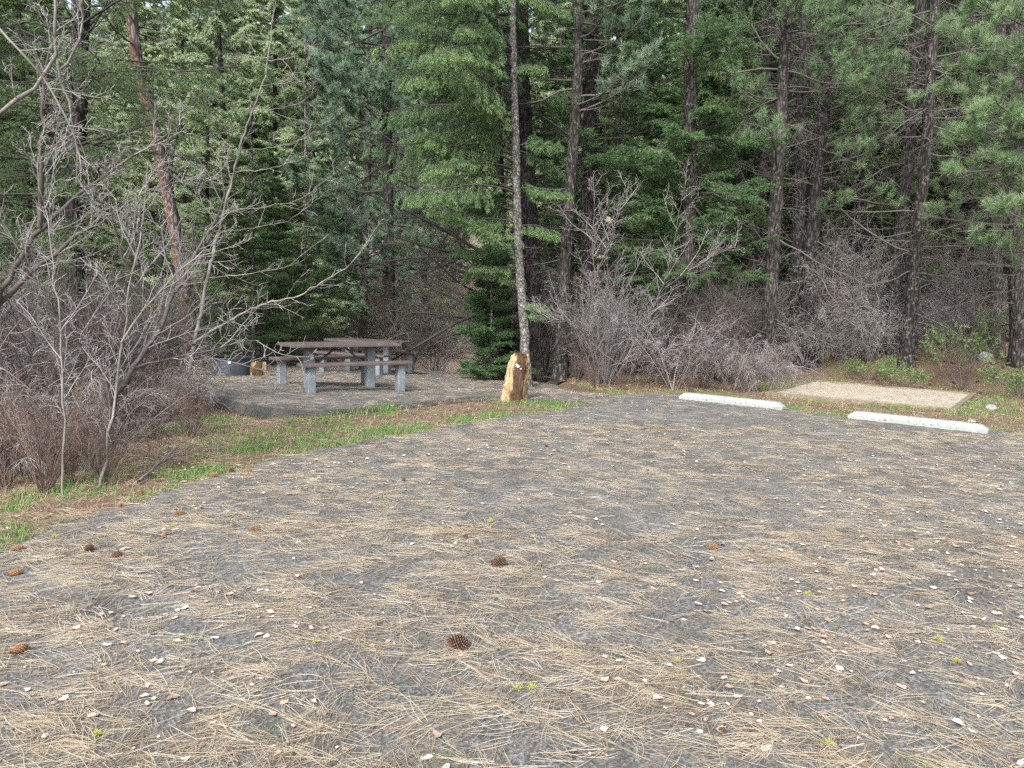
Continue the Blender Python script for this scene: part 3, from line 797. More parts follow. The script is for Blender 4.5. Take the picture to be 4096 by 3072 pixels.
tree('fir_tree', 'thin straight grey trunk near the right edge', (2092, 740), 22.0, [(2096, 560), (2100, 300), (2102, 0)], .26, .2, M['barkbrown'], b13, height=17)
tree('fir_tree', 'brown trunk second from the right edge', (2150, 740), 20.0, [(2152, 600), (2156, 380), (2160, 100)], .34, .26, M['barkbrown'], b13, height=18)
tree('fir_tree', 'trunk against the right edge of the stand', (2200, 740), 17.5, [(2198, 600), (2196, 350), (2194, 50)], .36, .30, M['barkbrown'], deadpine(46, 8, 0, Ld=2.4, tint=.35, mats=('deadlimb', 'fir')), height=18)
def b9(mb, P, R):
    n = 60; zs = 3.0+9*rng.random(n); az = azim(n, [(FR, 1.0, 2), (LT, .7, 2), (0, .7, 1)])
    pine_crown(mb, P, R, zs, 2.9*(.6+.5*rng.random(n)), az, .0+.2*rng.normal(size=n), .5, 9, 3, 34, .17, .010, -.14, .26, .85)
    return up('limb', 'pineblue')
tree('pine_tree', 'blue-green pine with upswept curved limbs left of centre', (845, 740), 22.5, [(842, 600), (838, 400), (835, 100)], .40, .3, M['barkdark'], b9, height=18)
# boughs of a near pine that reach into the picture at the top right
def b20(mb, P, R):
    n = 34; zs = 3.0+4.2*rng.random(n); az = azim(n, [(LT+.25, .35, 2), (LT-.4, .4, 1)])
    pine_crown(mb, P, R, zs, 2.4*(.6+.5*rng.random(n)), az, -.05+.15*rng.normal(size=n), .72, 6, 3, 56, .15, .004, -.05, .12, .9)
    dead_limbs(mb, P, R, 1.5, 6, 22, 2.2, [(LT, .6, 1)], droop=-.04, tint=.6)
    return up('deadlimb', 'pine')
tree('pine_tree', 'yellow-tinged pine whose boughs hang in at the right edge', (2330, 760), 13.8, [(2330, 500), (2332, 0)], .34, .28, M['barkbrown'], b20, height=15)

# ------------------------------------------------------------------ background stand: prototypes + copies
def proto(kind, label, Ht, Lm, zc, n, mats, barkm, q, nl, nw, hang, tint, pine=False, group=None, n2=22, n3=6, nn=6, dead=10):
    root = empty(kind, label, 'tree', (0, 0, 0), 0, group)
    me, P, R, s = trunk_mesh([(0, 0, 0), (.1, .05, Ht*.5), (0, 0, Ht)], [.0085*Ht, .0065*Ht, .02], barkm, 1.3, 10, .8)
    link('trunk', me, root); mb = MB()
    if pine:
        zs = np.linspace(zc, Ht-.5, n); Lb = Lm*np.clip((Ht-zs)/(Ht-zc)+.15, .1, 1)**.5*(.7+.5*rng.random(n))
        pine_crown(mb, P, R, zs, Lb, azim(n, None), np.full(n, .15), tint, 7, 2, nn, nl, nw, -.04, .16, .95)
    else:
        zs = np.linspace(zc, Ht-.3, n); Lb = Lm*np.clip((Ht-zs)/(Ht-zc), .03, 1)**.8*(.7+.45*rng.random(n))
        fir_crown(mb, P, R, zs, Lb, azim(n, None), np.full(n, .10), -.05, .02, q, hang, tint, nl, nw, .5, n2, n3, nn, .2, S=6)
    if dead: dead_limbs(mb, P, R, .6, zc+1, dead, 1.6, None, n3=0, thin=1.8, tint=.3)
    link('crown', mb.mesh('crown', up(*mats)), root)
    return root
GB = 'conifers filling the forest behind the first row'
pr = [
 proto('fir_tree', 'pale green fir in the sunlit stand beyond the picnic pad', 17, 3.3, .8, 120, ('limb', 'pale'), M['barkdark'], 1., .085, .032, .1, .5),
 proto('fir_tree', 'dark green fir deep in the forest behind the first row', 18, 3.2, 1.6, 110, ('limb', 'fir'), M['barkdark'], 1., .08, .030, .3, .55),
 proto('pine_tree', 'blue-green pine deep in the forest behind the first row', 18, 3.2, 2.5, 80, ('limb', 'pineblue'), M['barkbrown'], 1, .22, .016, 0, .5, True, nn=30),
 proto('fir_tree', 'mid green fir deep in the forest behind the first row', 15, 2.8, .7, 110, ('limb', 'firbright'), M['barkbrown'], 1., .08, .030, .05, .45),
 proto('larch_tree', 'yellowish larch high on the slope at upper left', 19, 2.9, 1.5, 110, ('limb', 'faryellow'), M['barkbrown'], 1., .09, .032, 0, .5),
]
used = [False]*5
LAB = ['pale green fir in the sunlit stand beyond the picnic pad', 'dark green fir deep in the forest behind the first row', 'blue-green pine deep in the forest behind the first row', 'mid green fir deep in the forest behind the first row', 'yellowish larch high on the slope at upper left']
GRP = ['pale firs beyond the picnic pad', 'dark firs deep in the forest', 'blue-green pines deep in the forest', 'mid green firs deep in the forest', 'yellowish larches on the slope']
def put(k, x, y, sc=1., label=None):
    z = float(terrain(x, y))-.1
    rz = rng.random()*6.28; s3 = (sc, sc, sc*(.9+.25*rng.random()))
    if not used[k]:
        used[k] = True; r = pr[k]; r.location = (x, y, z); r.rotation_euler = (0, 0, rz); r.scale = s3; r['group'] = GRP[k]
    else: r = copy_thing(pr[k], (x, y, z), rz, s3, LAB[k], GRP[k], tilt=(rng.normal()*.02, rng.normal()*.02))
    return r
def px(xp, Y): return float(D(xp, 600, Y)[0])
spots = [(0, 600, 31, 1.1), (0, 500, 33, 1.15), (0, 690, 35, 1.15), (0, 555, 39, 1.2), (0, 645, 44, 1.2), (0, 740, 41, 1.1), (0, 395, 37, 1.1), (0, 455, 46, 1.1), (3, 590, 27, .55), (0, 690, 28, .6), (0, 490, 29, .5), (4, 705, 62, 1.1), (4, 660, 70, 1.1), (4, 640, 85, 1.1),
         (1, 60, 24, .9), (3, 20, 30, 1.), (0, 330, 38, 1.1), (0, 180, 40, 1.1), (0, 60, 44, 1.1), (0, 260, 52, 1.2), (2, 120, 44, 1.1), (1, -60, 20, .9),
         (2, 780, 29, 1.0), (0, 915, 42, 1.1), (2, 870, 46, 1.), (0, 1190, 33, 1.1), (3, 1230, 25, .95), (1, 1340, 27, 1.), (3, 1390, 33, 1.), (0, 1420, 41, 1.1),
         (1, 1560, 25, 1.), (3, 1600, 31, 1.1), (1, 1640, 22.5, .9), (1, 1730, 26, 1.1), (2, 1700, 34, 1.1), (1, 1860, 23, 1.0), (3, 1900, 28, 1.1), (1, 1820, 31, 1.2), (1, 2040, 24, 1.1), (1, 2120, 27, 1.1), (3, 2080, 33, 1.2), (1, 2200, 23, 1.0), (1, 2260, 28, 1.2), (1, 1985, 30, 1.2), (1, 2330, 21, 1.), (3, 1480, 24, .7), (1, 1930, 36, 1.2), (1, 2160, 38, 1.3)]
for k, xp, Y, sc in spots: put(k, px(xp, Y), Y, sc)
for row, (Y, n) in enumerate(((44, 18), (52, 22), (62, 26), (74, 30), (90, 30), (110, 32), (135, 34))):
    for i in range(n):
        xp = -250+2750*(i+.2+.6*rng.random())/n
        if Y < 60 and (xp < 420 or 640 < xp < 1100) and rng.random() < .6: continue
        w = [5, 3, 2, 3, .8 if Y > 60 else 0] if xp < 1000 else [1.2, 5, 2, 3, .2]
        k = random.choices(range(5), w)[0]
        put(k, px(xp, Y+rng.normal()*2.5), Y+rng.normal()*3, .9+.4*rng.random())
# ------------------------------------------------------------------ bare brush
def bare_proto(kind, label, Ht, nst, spread, mats, arch=-.03, n2=9, n3=6, n4=4, r0=.010, wob=.07, group=None, upg=.0, thin=1., cat='shrub', leaves=None, t0=.2):
    root = empty(kind, label, cat, (0, 0, 0), 0, group)
    mb = MB()
    az = rng.random(nst)*6.28
    p = np.stack([np.cos(az), np.sin(az), 0*az], -1)*rng.random((nst, 1))*.25*spread*.6
    d = np.stack([np.cos(az)*spread, np.sin(az)*spread, np.ones(nst)], -1)+rng.normal(size=(nst, 3))*.12
    L = Ht*(.65+.5*rng.random(nst))
    A = grow(p, d, L, 10, wob, .02, arch*2)
    ra = r0*(.6+.6*rng.random(nst))*L/Ht
    ta = np.clip(.45+.25*rng.normal(size=nst), 0, 1)
    tubes(mb, A, ra[:, None]*np.linspace(1, .3, 10), 5, 0, ta)
    t = strat(nst, n2, t0, .97); q, T = sample(A, t)
    d2 = (T*.75+perp(T)*.65).reshape(-1, 3); d2[:, 2] += upg
    L2 = (L[:, None]*.40*(1.15-t)*(.5+.8*rng.random((nst, n2)))).reshape(-1)+.05
    B = grow(q.reshape(-1, 3), d2, L2, 7, wob*1.4, .03, arch*3)
    tb = np.clip(np.repeat(ta, n2)+.12*rng.normal(size=len(B))+.08, 0, 1)
    tubes(mb, B, np.full((len(B), 7), r0*.42)*np.linspace(1, .4, 7)*(.6+.6*rng.random((len(B), 1))), 4, 0, tb)
    t = strat(len(B), n3, .15, .98); q, T = sample(B, t)
    d3 = (T*.7+perp(T)*.7).reshape(-1, 3); d3[:, 2] += upg
    L3 = np.repeat(L2, n3)*.42*(.4+.9*rng.random(len(d3)))+.03
    C = grow(q.reshape(-1, 3), d3, L3, 5, wob*1.8, .0, arch*3)
    tc = np.clip(np.repeat(tb, n3)+.1*rng.normal(size=len(C))+.05, 0, 1)
    tubes(mb, C, np.full((len(C), 5), r0*.24*thin)*np.linspace(1, .5, 5), 3, 0, tc)
    if n4:
        t = strat(len(C), n4, .2, 1.); q, T = sample(C, t)
        d4 = (T*.7+perp(T)*.7).reshape(-1, 3)
        E = grow(q.reshape(-1, 3), d4, np.repeat(L3, n4)*.5*(.4+.9*rng.random(len(d4)))+.02, 4, wob*2, .0, arch*3)
        tubes(mb, E, np.full((len(E), 4), r0*.16*thin), 3, 0, np.clip(np.repeat(tc, n4)+.1, 0, 1))
    if leaves:
        nn, nl, nw = leaves
        needles(mb, C[rng.random(len(C)) < .75], nn, nl, nw, .4, 1.2, 1, .55, .5, 1.)
        needles(mb, B[rng.random(len(B)) < .5], nn, nl, nw, .4, 1.2, 1, .5, .7, 1.)
    link('stem', mb.mesh('stem', up(*mats)), root)
    return root
class Planter:
    def __init__(s, roots): s.r = roots; s.u = [False]*len(roots)
    def put(s, k, x, y, sc, label, group, rz=None, tilt=(0, 0), dz=-.03):
        z = g1(x, y)+dz; rz = rng.random()*6.28 if rz is None else rz
        if not s.u[k]:
            s.u[k] = True; o = s.r[k]; o.location = (x, y, z); o.rotation_euler = (tilt[0], tilt[1], rz); o.scale = (sc,)*3; o['label'] = label
            if group: o['group'] = group
            return o
        return copy_thing(s.r[k], (x, y, z), rz, sc, label, group, tilt)
BR = Planter([
 bare_proto('bare_shrub', 'x', 2.9, 16, .26, ('greytwig',), -.02, 8, 4, 2, .012, thin=1.3, upg=.35),
 bare_proto('bare_shrub', 'x', 2.2, 18, .60, ('greytwig',), -.09, 8, 5, 2, .011, thin=1.3),
 bare_proto('bare_shrub', 'x', 2.7, 18, .30, ('darktwig',), -.03, 8, 4, 2, .012, thin=1.3, upg=.3),
 bare_proto('bare_shrub', 'x', 1.2, 30, .30, ('redtwig',), -.03, 6, 3, 0, .006, upg=.3),
 bare_proto('bare_shrub', 'x', 3.2, 7, .30, ('palebark',), -.01, 9, 5, 2, .019),
 bare_proto('bare_shrub', 'x', 2.0, 22, .75, ('greytwig',), -.14, 9, 5, 2, .010, thin=1.3),
])
def okp(x, y, m=.25):
    return (not inside(x, y, LOTA).item()) and (not inside(x, y, PADA).item()) and dist_poly(x, y, LOTC).item() > m and dist_poly(x, y, PADC).item() > m*.6 and (not inside(x, y, TENTA).item()) and dist_poly(x, y, TENTA).item() > m
def zone(n, x0, x1, y0, y1, kinds, sc, label, group, m=.3, cond=None):
    c = 0; tr = 0
    while c < n and tr < n*30:
        tr += 1
        y = y0+(y1-y0)*rng.random(); x = px(x0+(x1-x0)*rng.random(), y)
        if not okp(x, y, m) or (cond and not cond(x, y)): continue
        k = random.choice(kinds); s = sc[0]+(sc[1]-sc[0])*rng.random()
        BR.put(k, x, y, s, label if isinstance(label, str) else label[k], group, tilt=(rng.normal()*.08, rng.normal()*.08)); c += 1
# behind the pad
zone(26, -150, 1180, 21.3, 25, [0, 1, 2, 2, 5], (.7, 1.15), 'grey bare shrub in the thicket behind the picnic pad', 'bare shrubs behind the picnic pad', .5)
zone(11, 780, 1200, 17.2, 20.5, [0, 1, 2, 2], (.7, 1.1), 'bare shrub between the far table and the black trunks', 'bare shrubs right of the far table', .35)
# centre right
zone(14, 1150, 1660, 14.6, 19, [0, 1, 2, 2, 5], (.7, 1.05), 'tangled grey shrub at the asphalt edge below the bright green fir', 'bare shrubs below the bright green fir', .5)
zone(18, 1180, 1680, 13.8, 16.8, [3], (.4, .75), 'low red-brown twiggy brush behind the left wheel stop', 'low red-brown brush behind the left wheel stop', .35)
# right
zone(17, 1580, 1960, 18.2, 22, [0, 1, 5, 5, 1], (.8, 1.25), 'arching grey shrub behind the sandy pad', 'arching shrubs behind the sandy pad', .8)
zone(12, 1960, 2290, 19, 23, [0, 1, 2, 5], (.8, 1.2), 'grey-brown shrub below the trunks at the right edge', 'bare shrubs at the right edge', .8)
zone(9, 1560, 1760, 15.4, 17.5, [3], (.4, .7), 'low red-brown brush left of the sandy pad', 'low red-brown brush left of the sandy pad', .5)
# left
lc = lambda x, y: x < -2.8-.27*(y-5.5) and not (x > -8.2 and y > 12.5)
zone(20, -330, 330, 6.5, 13.5, [0, 2, 2, 5, 1], (.6, 1.0), 'leafless grey shrub in the thicket at the left edge', 'leafless shrubs in the left thicket', .9, lc)
zone(36, -300, 430, 6.0, 13.5, [3], (.45, .95), 'low red-brown dead weed stalks at left below the grey branches', 'dead weed stalks at left', .65, lc)
zone(9, -200, 330, 14.5, 20, [0, 2, 4, 1], (.8, 1.2), 'bare shrub left of the fire ring', 'bare shrubs left of the fire ring', .6, lambda x, y: x < -8.6)

# individually shaped bare trees ------------------------------------------------
def limb_tree(kind, label, limbs, mats, n2, L2, cat='tree', Y=None, n3=6, n4=3, rt=.0035, arch=.0, up_=.25, flat=1.):
    """limbs: list of (points [(px,py,Y)...], radius0, radius1, branchlets)"""
    P0 = [D(x, y, Yq) for x, y, Yq in limbs[0][0]]
    base = np.array([P0[0][0], P0[0][1], g1(P0[0][0], P0[0][1])-.05])
    root = empty(kind, label, cat, base)
    mt = MB(); mc = MB()
    for pts, r0, r1, nb in limbs:
        Q = np.array([D(x, y, Yq) for x, y, Yq in pts])
        if nb < 0: Q[0] = base; nb = -nb
        L = np.concatenate([[0], np.cumsum(np.linalg.norm(np.diff(Q, axis=0), axis=1))]); n = max(8, int(L[-1]/.13))
        s = np.linspace(0, L[-1], n); C = np.stack([np.interp(s, L, Q[:, i]) for i in range(3)], -1)
        for _ in range(2): C[1:-1] = (C[:-2]+C[1:-1]*2+C[2:])/4
        C[1:-1] += rng.normal(size=(n-2, 3))*.010
        C = C-base; R = np.linspace(r0, r1, n)
        tubes(mt, C, R*(1+.08*rng.normal(size=n)), 8, 0, np.clip(.45+.2*rng.normal(size=(1, n)), 0, 1))
        if nb:
            t = strat(1, nb, .18, 1.); q, T = sample(C[None], t); T = T[0]
            pp = perp(T)*[1, .8*flat, .9]
            d2 = T*.65+pp*.75; d2[:, 2] += up_
            l2 = L2*(.35+.8*rng.random(nb))*(1.15-t[0]*.6)
            B = grow(q[0], d2, l2, 8, .10, arch, .08)
            tubes(mc, B, (.003+.0055*l2)[:, None]*np.linspace(1, .35, 8), 4, 0, np.clip(.65+.2*rng.normal(size=nb), 0, 1))
            t = strat(nb, n3, .15, 1.); q, T = sample(B, t)
            d3 = (T*.7+perp(T)*.65).reshape(-1, 3); d3[:, 2] += .1
            l3 = np.repeat(l2, n3)*.38*(.4+.8*rng.random(len(d3)))
            E = grow(q.reshape(-1, 3), d3, l3, 6, .14, .0, .06)
            tubes(mc, E, np.full((len(E), 6), rt)*np.linspace(1, .5, 6), 3, 0, np.clip(.75+.2*rng.normal(size=len(E)), 0, 1))
            if n4:
                t = strat(len(E), n4, .2, 1.); q, T = sample(E, t)
                G = grow(q.reshape(-1, 3), (T*.7+perp(T)*.7).reshape(-1, 3), np.repeat(l3, n4)*.45, 4, .15)
                tubes(mc, G, np.full((len(G), 4), rt*.65), 3, 0, .8)
    link('trunk', mt.mesh('trunk', up(*mats)), root)
    link('crown', mc.mesh('crown', up(mats[-1])), root)
    return root
YL = 6.6
limb_tree('bare_tree', 'leaning leafless tree with mossy pale trunk at the lower left', [
 ([(205, 1045, YL), (218, 962, YL), (242, 874, YL+.1), (290, 795, YL+.3), (344, 708, YL+.5), (387, 617, YL+.7), (425, 545, YL+.9), (470, 470, YL+1.), (500, 380, YL+1.2)], .036, .005, -22),
 ([(242, 874, YL+.1), (232, 830, YL), (190, 760, YL-.1), (130, 700, YL-.3), (95, 640, YL-.4), (50, 560, YL-.5)], .026, .006, 12),
 ([(344, 708, YL+.5), (300, 640, YL+.4), (262, 560, YL+.2), (245, 470, YL+.1), (225, 380, YL)], .018, .004, 12),
 ([(290, 795, YL+.3), (380, 770, YL+.2), (470, 752, YL), (560, 735, YL-.1)], .012, .003, 8),
], ('darktwig', 'greytwig'), 20, .85)
limb_tree('bare_tree', 'slim grey-green sapling rising beside the leaning leafless tree', [
 ([(215, 1050, 6.2), (235, 960, 6.2), (248, 870, 6.2), (262, 740, 6.25), (285, 600, 6.3), (310, 470, 6.4), (320, 350, 6.5)], .014, .003, -16),
 ([(262, 740, 6.25), (330, 640, 6.4), (420, 560, 6.5), (480, 500, 6.6)], .010, .003, 8)], ('palebark', 'greytwig'), 12, .7)
limb_tree('bare_tree', 'straight pale sapling leftmost at the edge of the grass', [
 ([(136, 1070, 5.9), (139, 960, 5.9), (138, 850, 5.9), (128, 700, 6.), (112, 560, 6.1), (95, 430, 6.2), (60, 300, 6.3)], .011, .003, -16)], ('palebark', 'greytwig'), 12, .7)
limb_tree('bare_tree', 'thick forked bare tree cut off by the left edge', [
 ([(-60, 900, 7.2), (-10, 660, 7.2), (40, 560, 7.1), (85, 490, 7.0), (150, 440, 7.0), (215, 385, 7.1), (300, 330, 7.2), (400, 262, 7.4)], .045, .005, -22),
 ([(85, 490, 7.0), (92, 400, 6.9), (88, 300, 6.8), (95, 180, 6.7), (120, 60, 6.6)], .028, .006, 12),
 ([(-10, 660, 7.2), (60, 600, 7.3), (150, 520, 7.5), (250, 450, 7.7), (380, 380, 8.)], .03, .005, 14)], ('darktwig', 'greytwig'), 20, .8)
limb_tree('bare_tree', 'white-barked bare limbs crossing the top left corner', [
 ([(-30, 260, 5.6), (60, 200, 5.5), (110, 165, 5.5), (130, 120, 5.5), (122, 50, 5.5), (118, -30, 5.5)], .016, .009, 5),
 ([(130, 150, 5.5), (165, 110, 5.5), (182, 60, 5.5), (175, -20, 5.5)], .009, .005, 3),
 ([(125, 130, 5.5), (150, 250, 5.6), (172, 330, 5.7), (165, 400, 5.8)], .009, .003, 6),
 ([(-20, 40, 5.2), (60, 130, 5.2), (130, 210, 5.3), (165, 290, 5.3), (175, 390, 5.4)], .009, .004, 8)], ('palebark', 'greytwig'), 6, .45, Y=5.5)
YA = 15.2
limb_tree('bare_tree', 'young leafless aspen with upcurved white branches above the fire ring', [
 ([(405, 770, YA), (425, 720, YA), (440, 640, YA), (458, 560, YA), (478, 480, YA), (497, 400, YA), (520, 320, YA), (540, 250, YA), (568, 180, YA), (585, 90, YA), (598, -20, YA)], .042, .008, -6),
 ([(415, 745, YA), (440, 725, YA-.5), (500, 690, YA-1.), (560, 660, YA-1.4), (640, 640, YA-1.8), (700, 610, YA-2.), (760, 570, YA-2.2), (815, 490, YA-2.3)], .030, .005, 20),
]+[([(x, y, YA), (x+s*60, y-4, YA-.3*k), (x+s*(110+w*.5), y-22, YA-.5*k), (x+s*(150+w), y-60-w*.35, YA-.7*k)], .010, .0025, 6)
   for x, y, s, w, k in ((450, 600, 1, 120, 1), (462, 555, -1, 10, 1), (472, 500, 1, 90, -1), (484, 455, 1, 110, 1), (493, 410, -1, 0, 1), (505, 372, 1, 60, 1), (520, 325, 1, 50, -1), (533, 275, -1, -20, 1), (548, 240, 1, 0, 1), (565, 185, 1, -50, 1), (575, 130, 1, -70, 1), (578, 125, -1, -70, -1))],
 ('palebark', 'greytwig'), 20, .8, n3=4, n4=0, rt=.006)
YC = 14.6
limb_tree('bare_tree', 'spreading multi-stemmed bare white shrub at the asphalt edge right of the log', [
 ([(1312, 838, YC), (1290, 780, YC), (1276, 720, YC), (1270, 660, YC), (1285, 600, YC), (1310, 540, YC), (1335, 470, YC), (1352, 400, YC)], .019, .004, -26),
 ([(1276, 740, YC), (1340, 795, YC-.2), (1395, 700, YC+.2), (1440, 600, YC+.3), (1460, 500, YC+.4), (1480, 400, YC+.5)], .016, .004, 26),
 ([(1280, 735, YC), (1230, 690, YC-.3), (1170, 690, YC-.5)], .016, .004, 12),
 ([(1285, 600, YC), (1282, 500, YC), (1286, 400, YC)], .014, .004, 12),
 ([(1440, 620, YC+.3), (1520, 560, YC+.2), (1590, 530, YC+.1)], .014, .004, 14),
 ([(1320, 790, YC), (1400, 770, YC-.2), (1480, 730, YC-.3), (1560, 760, YC-.3)], .016, .004, 14),
], ('darktwig', 'greytwig'), 22, 1.0, rt=.0034, cat='shrub')
limb_tree('bare_tree', 'twiggy bare sapling in front of the forked pine', [
 ([(1880, 752, 18.6), (1850, 680, 18.4), (1800, 610, 18.2), (1740, 585, 18.)], .03, .006, -26),
 ([(1880, 752, 18.6), (1900, 650, 18.6), (1870, 560, 18.5), (1800, 520, 18.4)], .024, .006, 24)], ('greytwig', 'greytwig'), 20, 1.2, rt=.0045, arch=-.08, up_=-.1, cat='shrub')

# leafy evergreen shrubs on the right bank
LS = Planter([bare_proto('leafy_shrub', 'x', 1.5, 16, .75, ('darktwig', 'leafgreen'), .02, 6, 4, 0, .010, upg=.25, leaves=(5, .055, .024), t0=.45),
              bare_proto('leafy_shrub', 'x', .8, 16, 1.0, ('darktwig', 'leafgreen'), .0, 6, 4, 0, .008, upg=.1, leaves=(5, .05, .022), t0=.35)])
for k, xp, yp, Y, sc, lb in ((0, 2105, 800, 15.6, 1.0, 'tall green-leaved shrub with dark stems on the right bank'), (1, 1960, 800, 15.8, .9, 'low leafy shrub tangled with grey twigs behind the sandy pad'),
                              (1, 1890, 790, 17.0, .8, 'small leafy shrub behind the middle of the sandy pad'), (1, 2230, 780, 14.5, 1., 'leafy shrub cut off by the right edge'), (0, 2190, 760, 18.5, .9, 'green-leaved shrub behind the tallest leafy one at right')):
    LS.put(k, px(xp, Y), Y, sc, lb, None)

# fallen sticks at the left
def stick(label, pts, r0, r1, mat, cat='branch', nb=3):
    Q = np.array(pts); base = Q[0].copy(); mb = MB()
    L = np.concatenate([[0], np.cumsum(np.linalg.norm(np.diff(Q, axis=0), axis=1))]); n = 14; s = np.linspace(0, L[-1], n)
    C = np.stack([np.interp(s, L, Q[:, i]) for i in range(3)], -1); C[1:-1] += rng.normal(size=(n-2, 3))*r0*.3; C -= base
    tubes(mb, C, np.linspace(r0, r1, n), 7, 0, .7)
    if nb:
        t = strat(1, nb, .3, .95); q, T = sample(C[None], t); B = grow(q[0], T[0]*.6+perp(T[0])*.7, .25, 5, .1); tubes(mb, B, np.full((nb, 5), r1*.8), 4, 0, .6)
    setp(link('fallen_branch', mb.mesh('fallen_branch', M[mat]), None, base), label, cat)
def Wt(px_, py_, dz): 
    z = 0.
    for _ in range(6): p = W(px_, py_, z); z = g1(p[0], p[1])+dz
    return W(px_, py_, z)
stick('white peeling stick lying steeply in the left brush', [Wt(23, 985, .12), Wt(60, 1008, .08), Wt(101, 1042, .03)], .009, .008, 'palebark', nb=0)
stick('long thin white stick lying level in the left brush', [Wt(23, 985, .14), Wt(90, 975, .16), Wt(164, 970, .14)], .005, .004, 'palebark', nb=0)
stick('bent grey branch lying on the litter at the grass edge', [Wt(300, 1040, .03), Wt(345, 1000, .08), Wt(370, 990, .06), Wt(402, 994, .03)], .016, .008, 'deadlimb')
stick('thin dark branch lying under the left brush', [Wt(110, 1020, .03), Wt(240, 985, .12), Wt(330, 985, .05)], .010, .005, 'darktwig')

# ------------------------------------------------------------------ built things
def mat_plank():
    s = NT('brown_plank'); v = s.map((1.2, 14, 14)); n = s.noise(v, 3, 6, .7); b = s.noise(s.map(), 7, 4, .6)
    c = s.ramp(n, [(.3, (.062, .045, .042)), (.6, (.105, .082, .078)), (.8, (.15, .122, .118))])
    c = s.mix(s.ramp(b, [(.5, g(0)), (.75, g(.5))]), c, (.19, .165, .155)); s.col(c); s.rough(.4); s.bump(n, .35, .003)
    s.b.inputs['Specular IOR Level'].default_value = .5; return s.m
def mat_conc(name, a, b, stain, st=(.56, .66), rough=.8, sc=1.):
    s = NT(name); p = s.map(); n = s.noise(p, 40*sc, 5, .7); m = s.noise(p, 6*sc, 6, .7); q = s.noise(p, 22*sc, 4, .8)
    c = s.ramp(n, [(.3, a), (.7, b)]); c = s.mix(1., c, s.ramp(m, [(.3, g(.8)), (.7, g(1.1))]), 'MULTIPLY')
    f = s.math('MULTIPLY', s.ramp(m, [(.42, g(0)), (.62, g(1))]), s.ramp(q, [(st[0]-.04, g(0)), (st[1]-.02, g(1))]))
    c = s.mix(f, c, stain); s.col(c); s.rough(rough); s.bump(n, .4, .003); return s.m
M['plank'] = mat_plank()
M['post'] = mat_conc('grey_post', (.10, .12, .135), (.19, .215, .235), (.28, .30, .31), rough=.6)
M['white_concrete'] = mat_conc('white_concrete', (.21, .235, .22), (.31, .335, .315), (.055, .055, .05))
M['steel'] = mat_conc('dark_steel', (.05, .05, .052), (.10, .10, .105), (.18, .10, .06), rough=.5)
def mat_plain(name, c, r=.6):
    s = NT(name); n = s.noise(s.map(), 25, 4, .6); s.col(s.mix(s.ramp(n, [(.35, g(0)), (.7, g(1))]), tuple(x*.8 for x in c), c)); s.rough(r); return s.m
M['sticker'] = mat_plain('white_sticker', (.72, .68, .62)); M['redprint'] = mat_plain('red_print', (.55, .22, .15))
def picnic_table(label, x, y, z, rz, length=1.95):
    root = empty('picnic_table', label, 'picnic table', (x, y, z), rz)
    hl = length/2
    mb = MB()
    for k in range(3): box(mb, (0, -.27+.27*k, .738), (length+.05*(k % 2), .262, .05), bev=.006)
    link('tabletop', mb.mesh('tabletop', M['plank'], False), root)
    for s in (-1, 1):
        mb = MB(); box(mb, (s*.56, 0, .33), (.15, .15, .765), bev=.012); po = link('post', mb.mesh('post', M['post'], False), root)
        mb = MB(); box(mb, (s*.56, 0, .703), (.07, .66, .02), bev=.003); link('crossbar', mb.mesh('crossbar', M['steel'], False), root)
        a = np.array([s*.485, 0, .36]); b = np.array([s*.06, 0, .705]); d = b-a; mb = MB()
        box(mb, (a+b)/2, (np.linalg.norm(d), .045, .03), rot=rodrot(d), bev=.003); link('brace', mb.mesh('brace', M['steel'], False), root)
        if s < 0:
            mb = MB(); box(mb, (s*.56+.02, -.0765, .53), (.055, .004, .075), bev=.001)
            box(mb, (s*.56+.02, -.079, .547), (.045, .002, .012), 1, bev=0)
            for q in range(3): box(mb, (s*.56+.02, -.079, .53-.012*q), (.04-.006*q, .002, .004), 1, bev=0)
            link('sticker', mb.mesh('sticker', up('sticker', 'redprint'), False), po)
    for s in (-1, 1):
        mb = MB(); box(mb, (0, s*.70, .455), (length, .29, .05), bev=.006)
        link('bench_seat', mb.mesh('bench_seat', M['plank'], False), root)
        for q in (-1, 1):
            mb = MB(); box(mb, (q*.80, s*.70, .19), (.13, .15, .48), bev=.01); link('leg', mb.mesh('leg', M['post'], False), root)
    return root
def zp(x, y): return float(padz(x, y))+.004
picnic_table('near picnic table with brown plank top on grey posts', -3.0, 12.85, zp(-3., 12.8), math.radians(36))
picnic_table('far picnic table partly hidden behind the nearer one', -3.55, 18.1, zp(-3.55, 18.1)+.03, math.radians(-24), 2.05)

